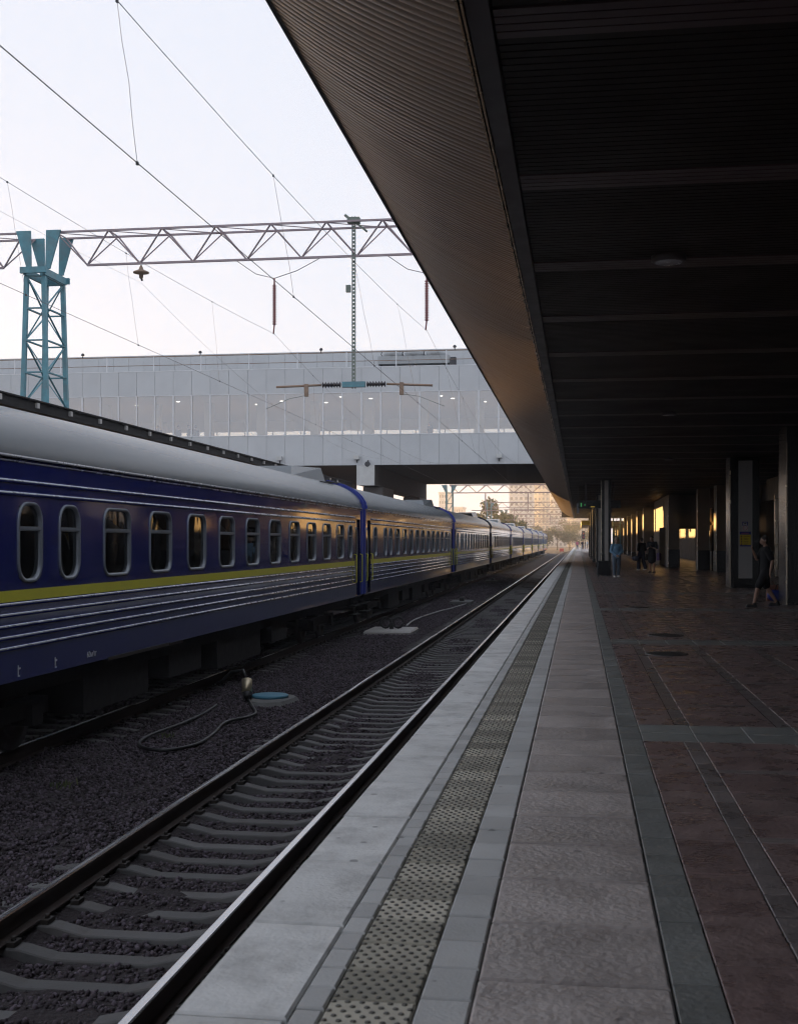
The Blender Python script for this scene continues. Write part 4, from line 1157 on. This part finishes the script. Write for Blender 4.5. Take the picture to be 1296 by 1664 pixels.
wire('messenger_wire', MW2c, .009, 'messenger wire over the train beyond the bridge', [(ev(MW2c,y),ev(CW2,y)) for y in (110,120,130,155,170,185)])
dx = at(222,32.3,0).x
wire('feeder_wire', para((-12.2,-4,9.6),(dx,GY,8.42),.6)+para((dx,GY,8.42),(-11.5,BY0-.1,6.6),1.2), .006, 'thin feeder wire passing the disc insulator near the tower')

# ------------------------------------------------------------------ hoses and pits between the tracks
GZ = -1.36
def gtube(pts, z): return [gp(a,b,z) for a,b in pts]
def smooth(pts, n=6):
    out = []
    P = [pts[0]]+pts+[pts[-1]]
    for i in range(1,len(P)-2):
        for k in range(n):
            t = k/n; a,b_,c,d = P[i-1],P[i],P[i+1],P[i+2]
            out.append(.5*((2*b_)+(c-a)*t+(2*a-5*b_+4*c-d)*t*t+(3*b_-a-3*c+d)*t**3))
    out.append(P[-2]); return out
p = gp(443,1139,GZ)
e = empty('service_pit', p); tag(e, 'low concrete pad with a round blue lid between the tracks', 'service pit')
b = MB(); n_=14; rr_=[.46+random.uniform(-.05,.06) for _ in range(n_)]
v = [(rr_[k]*1.0*math.cos(6.283*k/n_),rr_[k]*1.5*math.sin(6.283*k/n_),-.04) for k in range(n_)]+[(rr_[k]*.85*math.cos(6.283*k/n_),rr_[k]*1.3*math.sin(6.283*k/n_),.05) for k in range(n_)]
b.add(v,[(k,(k+1)%n_,n_+(k+1)%n_,n_+k) for k in range(n_)]+[tuple(range(n_,2*n_))]); b.build('pad', M['pad'], e)
MB().lathe((-.08,.12,.05),[(.34,0),(.34,.04),(.31,.055)],24).build('lid', M['bluelid'], e)
hz = GZ+.035
hpts = smooth(gtube([(352,1146),(330,1160),(290,1178),(246,1194),(226,1207),(236,1216),(272,1219),(318,1210),(346,1193),(360,1178),(375,1171),(400,1166),(415,1159),(410,1148),(404,1138)],hz))
e = empty('water_hose', hpts[0]); tag(e, 'black water hose looping over the ballast with a metal coupling', 'hose')
MB().tube([q-hpts[0] for q in hpts],.026,8).build('hose', M['hose'], e)
q0 = gp(402,1137,hz); q1 = q0+Vector((-.06,.18,.34))
MB().tube([q0-hpts[0],q0+Vector((-.02,.05,.12))-hpts[0]],[.05,.10],12).build('valve', M['hose'], e)
MB().tube([q0+Vector((-.02,.05,.12))-hpts[0],q1-hpts[0]],.095,14).build('coupling', M['brasscoup'], e)
MB().tube([q1-hpts[0],q1+Vector((-.1,.1,.16))-hpts[0],q1+Vector((-.35,.2,.12))-hpts[0],q1+Vector((-.6,.3,-.1))-hpts[0]],.03,8).build('outlet_pipe', M['hose'], e)
p = gp(636,1027,GZ)
e = empty('hydrant_box', p); tag(e, 'pale water hydrant slab with two black hose rings beside the track', 'hydrant')
MB().cbox(-.75,.75,-1.0,1.0,-.06,.1,.05).build('slab', M['panel'], e)
for k,dy in ((-1,0),(1,.05)):
    ring = [Vector((k*.2+.17*math.cos(t*.5236),dy+.05*math.sin(t*1.0),.30+.17*math.sin(t*.5236))) for t in range(13)]
    MB().tube(ring,.035,6).build('hose_ring', M['hose'], e)
MB().box(-.06,.06,-.05,.1,.1,.3).build('standpipe', M['hose'], e)
wp = smooth(gtube([(660,1017),(672,1008),(690,1001),(715,993),(735,988),(758,981)],hz))
e = empty('pale_hose', wp[0]); tag(e, 'long pale grey hose lying from the hydrant along the ballast', 'hose')
MB().tube([q-wp[0] for q in wp],.03,6).build('hose', M['hosewhite'], e)
for px,py,lab in ((750,981,'flat concrete cover at the far end of the pale hose'),(800,946,'low dark track-side box far along the ballast strip')):
    p = gp(px,py,GZ); e = empty('track_box', p); tag(e, lab, 'track box'); MB().cbox(-.5,.5,-.9,.9,-.05,.14,.03).build('cover', M['pad'], e)
    MB().box(-.1,.1,-.2,.2,.14,.3).build('valve', M['hose'], e)

# ------------------------------------------------------------------ people
def capsule(b, p, q, r0, r1, sx=1., sy=1., n=10):
    p, q = Vector(p), Vector(q); d = (q-p).normalized()
    up = Vector((0,1,0)) if abs(d.y) < .9 else Vector((0,0,1))
    a = up.cross(d).normalized(); c = d.cross(a).normalized()
    rings = []
    for t in (-.999,-.8,-.45,0): rings.append((p + d*r0*t, r0*math.sqrt(max(0,1-t*t))))
    for t in (0,.45,.8,.999): rings.append((q + d*r1*t, r1*math.sqrt(max(0,1-t*t))))
    v = []; f = []
    for ctr, r in rings:
        r = max(r,.0005)
        for k in range(n):
            t = 2*math.pi*k/n; v.append(tuple(ctr + a*math.cos(t)*r*sx + c*math.sin(t)*r*sy))
    m = len(rings)
    for i in range(m-1):
        for k in range(n): f.append((i*n+k,i*n+(k+1)%n,(i+1)*n+(k+1)%n,(i+1)*n+k))
    f.append(tuple(range(n-1,-1,-1))); f.append(tuple((m-1)*n+k for k in range(n)))
    b.add(v,f,0,True)
def fuse(o, vox):
    md = o.modifiers.new('fuse','REMESH'); md.mode = 'VOXEL'; md.voxel_size = vox; md.use_smooth_shade = True
    s = o.modifiers.new('relax','SMOOTH'); s.factor = .5; s.iterations = 3
J0 = dict(pel=(0,0,.93), waist=(0,.0,1.07), chest=(0,.0,1.27), neck=(0,.01,1.44), hb=(0,-.01,1.52), head=(0,-.015,1.60),
          shL=(.175,0,1.39), elL=(.225,.03,1.11), wrL=(.225,-.05,.87), shR=(-.175,0,1.39), elR=(-.225,.03,1.11), wrR=(-.225,-.05,.87),
          hipL=(.09,0,.90), knL=(.10,-.02,.49), anL=(.10,.03,.09), hipR=(-.09,0,.90), knR=(-.10,-.02,.49), anR=(-.10,.03,.09))
def person(loc, rz, label, h=1.7, pose=None, top=('black',.3), bottom=('black','shorts'), hair='haird', shoe='shoeb', longhair=False, vox=.009, face=-1, group=None):
    """faces local -Y; pose overrides joints; top=(material, sleeve fraction); bottom=(material, kind)"""
    J = {k: Vector(v) for k,v in J0.items()}
    if pose:
        for k,v in pose.items(): J[k] = Vector(v)
    e = empty('person', loc, rz); e.scale = (h/1.70,)*3; tag(e, label, 'person', group)
    b = MB()
    capsule(b,J['pel'],J['waist'],.125,.115,1.15,.8,14); capsule(b,J['waist'],J['chest'],.115,.135,1.15,.8,14); capsule(b,J['chest'],J['neck'],.12,.06,1.25,.8,14)
    capsule(b,J['neck'],J['hb'],.052,.05)
    hd = J['head']; capsule(b,hd+Vector((0,.012,.015)),hd+Vector((0,.006,.035)),.082,.082,.92,1.1,14); capsule(b,hd+Vector((0,-.03,-.045)),hd+Vector((0,-.02,0)),.052,.07,.95,1,12)
    capsule(b,hd+Vector((0,-.092,.0)),hd+Vector((0,-.104,-.022)),.010,.014); 
    for s in (-1,1):
        capsule(b,hd+Vector((s*.078,.01,-.02)),hd+Vector((s*.082,.015,.02)),.014,.016,.6,1)          # ears
        capsule(b,hd+Vector((s*.02,-.086,-.048)),hd+Vector((0,-.09,-.048)),.009,.010)                 # lips
    for sd, s in (('L',1),('R',-1)):
        sh, el, wr = J['sh'+sd], J['el'+sd], J['wr'+sd]
        capsule(b,J['chest']+Vector((s*.08,0,.1)),sh,.07,.062); capsule(b,sh,el,.056,.042); capsule(b,el,wr,.042,.029)
        d = (wr-el).normalized(); palm = wr+d*.075; capsule(b,wr,palm,.028,.034,1.1,.6)
        side = d.cross(Vector((0,1,0)) if abs(d.y) < .8 else Vector((0,0,1))).normalized(); nrm = side.cross(d)
        for k,(off,ln) in enumerate(((-.03,.062),(-.011,.075),(.009,.072),(.027,.055))):                # four bent fingers
            r0 = palm+side*off+d*.015; r1 = r0+d*ln*.6+nrm*.01; r2 = r1+d*ln*.35+nrm*.03
            capsule(b,r0,r1,.0095,.009,1,1,6); capsule(b,r1,r2,.009,.008,1,1,6)
        t0 = wr+d*.03-side*.025; t1 = t0+d*.03-side*.03; capsule(b,t0,t1,.0115,.010,1,1,6); capsule(b,t1,t1+d*.03+nrm*.01,.010,.009,1,1,6)
        hp_, kn, an = J['hip'+sd], J['kn'+sd], J['an'+sd]
        capsule(b,J['pel'],hp_,.11,.095); capsule(b,hp_,kn,.085,.056); capsule(b,kn,kn.lerp(an,.35),.055,.056); capsule(b,kn.lerp(an,.35),an,.056,.036)
        capsule(b,an+Vector((0,0,-.03)),an+Vector((0,-.14,-.055)),.036,.03)
    body = b.build('body', M['skin'], e); fuse(body, vox)
    eb = MB()
    for s in (-1,1): capsule(eb,hd+Vector((s*.031,-.083,.005)),hd+Vector((s*.031,-.085,.005)),.009,.009,1.2,.6,6)
    eb.build('eyes', M['haird'], e)
    # hair
    b = MB(); capsule(b,hd+Vector((0,.03,.03)),hd+Vector((0,.015,.055)),.088,.086,.98,1.1,12); capsule(b,hd+Vector((0,.055,-.03)),hd+Vector((0,.05,.02)),.06,.075,1.15,.8)
    if longhair: capsule(b,hd+Vector((0,.06,-.02)),hd+Vector((0,.075,-.2)),.07,.04,1.2,.7)
    o = b.build('hair', M[hair], e); fuse(o, max(vox,.012))
    # top
    b = MB(); g_ = .022
    capsule(b,J['pel']+Vector((0,0,-.02)),J['waist'],.13+g_,.118+g_,1.18,.85,14); capsule(b,J['waist'],J['chest'],.118+g_,.14+g_,1.15,.82,14); capsule(b,J['chest'],J['chest'].lerp(J['neck'],.75),.125+g_,.07+g_,1.25,.8,14)
    for sd, s in (('L',1),('R',-1)):
        sh, el, wr = J['sh'+sd], J['el'+sd], J['wr'+sd]
        capsule(b,J['chest']+Vector((s*.08,0,.1)),sh,.08,.078)
        fr_ = top[1]
        if fr_ <= .5: capsule(b,sh,sh.lerp(el,fr_*2*.9),.078,.072)
        else: capsule(b,sh,el,.078,.062); capsule(b,el,el.lerp(wr,(fr_-.5)*1.9),.062,.048)
    if bottom[1] == 'dress':
        kk = (J['knL']+J['knR'])/2
        capsule(b,J['pel'],kk+Vector((0,0,.1)),.16,.17,1.15,.95,14)
    o = b.build('top', M[top[0]], e); fuse(o, max(vox,.012))
    if bottom[1] in ('shorts','trousers','wide'):
        b = MB()
        capsule(b,J['pel']+Vector((0,0,.03)),J['pel']+Vector((0,0,-.05)),.15,.14,1.1,.85,14)
        for sd in 'LR':
            hp_, kn, an = J['hip'+sd], J['kn'+sd], J['an'+sd]
            capsule(b,hp_,kn if bottom[1]!='shorts' else hp_.lerp(kn,.93),.108,.082 if bottom[1]!='shorts' else .092)
            if bottom[1] != 'shorts': capsule(b,kn,an+Vector((0,0,.03)),.08 if bottom[1]=='trousers' else .1,.062 if bottom[1]=='trousers' else .1)
        o = b.build(bottom[1] if bottom[1]!='wide' else 'trousers', M[bottom[0]], e); fuse(o, max(vox,.012))
    for sd in 'LR':
        an = J['an'+sd]; b = MB()
        capsule(b,an+Vector((0,.03,-.045)),an+Vector((0,-.15,-.052)),.044,.038,1.05,.9); capsule(b,an+Vector((0,.01,.0)),an+Vector((0,.0,-.04)),.046,.044)
        b.box(an.x-.045,an.x+.045,an.y-.19,an.y+.075,an.z-.089,an.z-.066)
        o = b.build('shoe', M[shoe], e); fuse(o, max(vox,.011))
    return e
P = gp(1243,987,0)
walk = dict(hipL=(.09,0,.90), knL=(.09,-.20,.50), anL=(.09,-.30,.095), hipR=(-.09,0,.90), knR=(-.09,.05,.49), anR=(-.09,.30,.12),
            elR=(-.23,-.14,1.16), wrR=(-.10,-.27,1.36), elL=(.24,.10,1.12), wrL=(.24,.05,.88), head=(0,-.03,1.60))
person((P.x,P.y,0), R(-82), 'person in black top and long black shorts walking left, hand raised to face', 1.66, walk, ('black',.42), ('black','shorts'), 'haird','shoeb')
P = gp(1001,938,0)
person((P.x,P.y,0), R(12), 'person in light blue jacket and blue trousers standing beside the dark column', 1.69,
       dict(elL=(.25,-.02,1.13),wrL=(.06,-.20,.97),elR=(-.25,-.02,1.13),wrR=(-.05,-.21,.97),knR=(-.1,-.05,.49),anR=(-.11,-.10,.09)), ('denim',.98), ('jeans','trousers'), 'hairb','shoew', vox=.011)
P2 = gp(1042,927,0)
person((P2.x,P2.y,0), R(205), 'person in dark clothes and white shoes walking away with a large bag', 1.72,
       dict(knL=(.09,-.16,.5),anL=(.09,-.16,.095),knR=(-.09,.02,.49),anR=(-.09,.24,.12)), ('black',.6), ('navy','wide'), 'haird','shoew', longhair=False, vox=.013)
P3 = gp(1059,931,0)
person((P3.x,P3.y,0), R(-25), 'person in knee-length dark clothes looking down at a phone', 1.80,
       dict(elL=(.22,-.02,1.12),wrL=(.06,-.25,1.2),elR=(-.22,-.02,1.12),wrR=(-.05,-.25,1.2),head=(0,-.045,1.59)), ('black',.45), ('black','dress'), 'haird','shoeb', vox=.013)
e = empty('phone', (P3.x,P3.y,0), R(-25)); tag(e, 'small dark phone held by the person in knee-length clothes', 'phone')
MB().box(-.04,.04,-.41,-.395,1.27,1.42).build('case', M['sgblack'], e); MB().box(-.035,.035,-.3945,-.393,1.28,1.41).build('screen', M['lampglass'], e)
# luggage
s0 = gp(983,937,0); s0.x -= .1; s0.y += .15
e = empty('suitcase', (s0.x,s0.y,0), R(8)); tag(e, 'black upright suitcase with raised handle standing against the dark column', 'suitcase')
b = MB(); b.cbox(-.24,.24,-.15,.15,.05,.70,.04); b.box(-.24,.24,-.15,.15,.049,.052); b.build('shell', M['black'], e)
b = MB()
for x in (-.1,.1): b.tube([(x,.1,.68),(x,.1,1.0)],.01,6)
b.tube([(-.11,.1,1.0),(.11,.1,1.0)],.014,6); b.build('handle', M['acdark'], e)
for x in (-.19,.19):
    for y_ in (-.1,.1): MB().lathe((x,y_,.03),[(.03,-.012),(.03,.012)],10,0,'X').build('wheel', M['rubber'], e)
e = empty('duffel_bag', (P2.x-.28,P2.y-.08,.62), R(20)); tag(e, 'dark navy duffel bag carried by the person walking away', 'bag')
b = MB(); capsule(b,(0,-.22,0.02),(0,.22,.02),.15,.15,1,.9,12); b.build('body', M['navy'], e)
MB().tube([(0,-.14,.14),(.1,-.05,.32),(.1,.05,.32),(0,.14,.14)],.014,6).build('strap', M['black'], e)
e = empty('shoulder_bag', (P3.x+.32,P3.y-.1,.62), R(-20)); tag(e, 'purple shoulder bag beside the person with the phone', 'bag')
MB().cbox(-.07,.07,-.17,.17,0,.36,.03).build('body', M['purple'], e); MB().tube([(0,-.12,.34),(-.05,-.05,.75),(-.05,.05,.75),(0,.12,.34)],.012,6).build('strap', M['purple'], e)
P4 = gp(1265,978,0)
e = empty('luggage_bag', (P4.x,P4.y,0), R(15)); tag(e, 'dark blue bag on the floor behind the walking person', 'bag')
b = MB(); capsule(b,(-.16,0,.16),(.16,0,.16),.15,.15,1,1,12); b.build('body', M['sgblue'], e); MB().tube([(-.1,0,.3),(-.05,0,.45),(.05,0,.45),(.1,0,.3)],.013,6).build('strap', M['black'], e)
e = empty('paper_bag', (P4.x-.12,P4.y+.32,0)); tag(e, 'small brown bag behind the dark blue bag', 'bag'); MB().cbox(-.14,.14,-.1,.1,0,.42,.02).build('body', M['bagbrown'], e); MB().tube([(-.06,0,.42),(0,0,.52),(.06,0,.42)],.008,5).build('strap', M['bagbrown'], e)
# distant people at the platform end
for i,(px,c,lab) in enumerate(((937.5,'pink','tiny distant person in pink, leftmost at the platform end'),(945.5,'navy','tiny distant person in dark blue at the platform end'),(950,'black','tiny distant person in black at the platform end'),(953.5,'denim','tiny distant person in pale blue, rightmost at the platform end'))):
    p = at(px,235+i*12,0); person((p.x,p.y,0), R(40*i), lab, 1.7, None, (c,.5), ('jeans','trousers'), vox=.03)
# travellers inside the bridge
for i,(px,yy,c,lab) in enumerate(((232,1.2,'black','dark silhouette inside the bridge, leftmost behind the glass'),(266,1.4,'navy','dark silhouette inside the bridge, second from left'),(287,1.1,'black','silhouette inside the bridge, third from left, close beside another'),(295,1.6,'navy','silhouette inside the bridge, rightmost of the left cluster'),(697,1.3,'black','silhouette inside the bridge behind the glass near the canopy side'))):
    p = at(px,76,7.25); person((p.x,BY0+yy,7.25), R(60*i), lab, 1.7, None, (c,.5), ('black','trousers'), vox=.03)

# ------------------------------------------------------------------ background beyond the bridge
def far_gantry(y, xl, xr, label, mat):
    e = empty('catenary_gantry', (0,0,0)); tag(e, label, 'gantry', 'gantries beyond the bridge')
    for x in (xl,xr):
        b = MB(); zb, zt = -1.5, 7.1
        for sx in (-1,1):
            for sy in (-1,1): b.bar((x+sx*.42,y+sy*.42,zb),(x+sx*.36,y+sy*.36,zt),.11,.11)
        for k in range(7):
            z0,z1 = zb+(zt-zb)*k/7, zb+(zt-zb)*(k+1)/7
            for sy in (-1,1):
                b.bar((x-.4,y+sy*.4,z0),(x+.4,y+sy*.4,z1),.06,.04); b.bar((x-.4,y+sy*.4,z1),(x+.4,y+sy*.4,z1),.07,.05)
            b.bar((x-.4,y-.4,z1),(x-.4,y+.4,z1),.07,.05); b.bar((x+.4,y-.4,z1),(x+.4,y+.4,z1),.07,.05)
        b.build('lattice_mast', mat, e)
        for s in (-1,1):
            MB().add([(x+s*.2,y-.4,7.1),(x+s*.42,y-.4,7.1),(x+s*.9,y-.4,8.0),(x+s*.25,y-.4,8.0),(x+s*.2,y-.34,7.1),(x+s*.42,y-.34,7.1),(x+s*.9,y-.34,8.0),(x+s*.25,y-.34,8.0)],[(0,1,2,3),(7,6,5,4),(0,4,5,1),(1,5,6,2),(2,6,7,3),(3,7,4,0)]).build('gusset_plate', mat, e)
    b = MB(); n_ = int((xr-xl)/2); s_ = (xr-xl)/n_
    for z,yy in ((8.0,-.35),(8.0,.35),(7.1,0)): b.bar((xl,y+yy,z),(xr,y+yy,z),.11,.11)
    for i in range(n_):
        for yy in (-.35,.35):
            b.bar((xl+i*s_,y+yy,8.0),(xl+(i+.5)*s_,y,7.1),.07,.07); b.bar((xl+(i+.5)*s_,y,7.1),(xl+(i+1)*s_,y+yy,8.0),.07,.07)
    b.build('girder', M['truss'], e)
    for x in (-5.7,-10.5):
        MB().bar((x,y,7.1),(x,y,4.9),.12,.12).build('hanging_post', M['truss'], e)
        MB().bar((x-1.6,y,5.1),(x+1.6,y,5.1),.09,.09).build('arm', M['truss'], e)
fl = ['first','second','third','fourth','fifth','sixth']
for i,(y,xl,xr) in enumerate(((140,-14.6,4.2),(203,-14.6,4.2),(250,-15,5),(296,-15,7),(345,-16,12),(400,-18,18))):
    far_gantry(y,xl,xr,f'hazy lattice portal gantry, {fl[i]} one beyond the bridge', M['teal'] if i < 3 else M['post'])
def signal(px, d, zt, label):
    p = at(px,d,-1.4); e = empty('signal_mast', p); tag(e, label, 'railway signal')
    MB().tube([(0,0,0),(0,0,zt+1.4)],.09,8).build('mast', M['wheel'], e)
    MB().box(-.35,.35,-.15,.15,zt+.2,zt+1.9).build('signal_head', M['acdark'], e)
    for k in range(2): MB().lathe((0,-.16,zt+.6+k*.7),[(.14,0),(.12,-.08)],12,0,'Y').build('lens', M['red_eq'], e)
signal(852.5,190,3.2,'dark signal head on a mast above the far cars'); signal(947.5,260,3.3,'dark signal head on a mast at the platform end')
p = at(912,330,-1.42); e = empty('red_trolley', p); e.scale = (.55,.55,.55); tag(e, 'small red service trolley between the far tracks', 'trolley')
MB().cbox(-1.0,1.0,-1.2,1.2,.5,2.0,.1).build('cabin', M['red_eq'], e)
for s in (-1,1): MB().lathe((s*.8,-1.0,.35),[(.35,-.08),(.35,.08)],12,0,'X').build('wheel', M['rubber'], e)
# trees
def tree(x, y, h, rx, rz, label, mat, nleaf=2600, lobes=9):
    e = empty('tree', (x,y,-1.6)); tag(e, label, 'tree', 'trees beyond the bridge')
    b = MB(); b.tube([(0,0,0),(.1,0,h*.3),(.0,.1,h*.6)],[.22,.16,.08],8)
    for k in range(6):
        a = k*1.05; b.tube([(0,0,h*(.3+.04*k)),(rx*.5*math.cos(a),rx*.5*math.sin(a),h*(.55+.04*k))],[.09,.03],6)
    b.build('trunk', M['bark'], e)
    lob = [(Vector((random.uniform(-.6,.6)*rx,random.uniform(-.6,.6)*rx,h-rz+random.uniform(-.65,.55)*rz)),random.uniform(.3,.55)*min(rx,rz)) for _ in range(lobes)]
    v=[]; f=[]
    for i in range(nleaf):
        c,r = random.choice(lob); dv = Vector((random.gauss(0,1),random.gauss(0,1),random.gauss(0,1))).normalized()
        p_ = c + dv*r*random.uniform(.55,1.12)
        a = Vector((random.gauss(0,1),random.gauss(0,1),random.gauss(0,1))).normalized(); s_ = random.uniform(.10,.26)*(1+rx/12)
        bb = a.cross(dv).normalized() if a.cross(dv).length > .01 else Vector((1,0,0))
        k0 = len(v); v += [tuple(p_-a*s_),tuple(p_+bb*s_*.6),tuple(p_+a*s_),tuple(p_-bb*s_*.6)]; f.append((k0,k0+1,k0+2,k0+3))
    MB().add(v,f).build('crown', mat, e)
def tpos(px, d): p = at(px,d,0); return p.x,p.y
for px,d,h,rx,rz,lab,mt,nl in ((776,215,11.0,4.6,4.0,'big bushy green tree seen under the bridge, left of the mast','leaf',4200),(812,225,9.6,4.0,3.6,'bushy green tree seen under the bridge, right of the mast','leaf',3600),
        (703.5,300,12.0,1.6,4.2,'slim pointed tree beside the bridge support','leaf2',1200),(740,330,9.5,5.5,3.2,'low hazy tree behind the lattice mast','leaf2',2200),(838,250,7.5,4.2,3.0,'low tree at the foot of the pale tower block','leaf2',2200),
        (905,420,10,7,4,'hazy shrub-like tree row end behind the far train end','leaf2',2200),(925,440,11,8,4.5,'hazy round tree behind the platform end','leaf',2400),(962,460,10,6,4,'hazy tree right of the platform end','leaf2',2000),(872,430,9,8,3.6,'hazy tree behind the last car','leaf',2000)):
    x,y = tpos(px,d); tree(x,y,h,rx,rz,lab,M[mt],nl)
# far tower blocks with window openings
def block(px0, px1, d, top, label, mat, floors, cols, dep=18):
    a, b_ = at(px0,d,0), at(px1,d,0); w = b_.x-a.x
    e = empty('tower_block', (a.x,a.y,-1.6)); tag(e, label, 'building', 'hazy city blocks')
    MB().box(0,w,0,dep,0,top).build('wall', mat, e)
    MB().box(-.4,w+.4,-.4,dep+.4,top,top+.9).build('roof_edge', mat, e)
    fw, fh = w/cols, top/floors
    wm = MB().box(0,fw*.5,-.12,.0,0,fh*.45); me = wm.mesh('window', M['bwin'])
    for j in range(floors):
        for i in range(cols): link('window', me, e, (i*fw+fw*.25,-.002,j*fh+fh*.35))
block(827,866,600,31,'tall pale tower block with rows of windows beside the canopy edge',M['bldg'],11,5)
block(866.5,892,620,31.5,'narrow warm tower block between two pale blocks',M['bldg2'],11,4)
block(893,921,640,31,'pale tower block partly hidden by the canopy end',M['bldg'],11,4)
block(713,729,640,28,'small hazy building left of the lattice mast under the bridge',M['bldg'],9,4)
block(733,752,700,22,'low hazy building just right of the lattice mast',M['bldg'],6,5)
block(921.5,975,660,22,'long low hazy building behind the platform end',M['bldg2'],6,10)

# ------------------------------------------------------------------ haze
hb = MB().box(-600,600,-160,760,-2.8,33).build('haze', [])
hm = bpy.data.materials.new('haze_air'); hm.use_nodes = True
hn = hm.node_tree.nodes; hn.clear()
ho = hn.new('ShaderNodeOutputMaterial'); hv_ = hn.new('ShaderNodeVolumePrincipled')
hv_.inputs['Color'].default_value = (.94,.95,1.0,1); hv_.inputs['Density'].default_value = .0006; hv_.inputs['Anisotropy'].default_value = .3
hm.node_tree.links.new(hv_.outputs[0], ho.inputs['Volume'])
hb.data.materials.append(hm)
tag(hb, 'pale evening haze in the air', 'haze', kind='stuff')
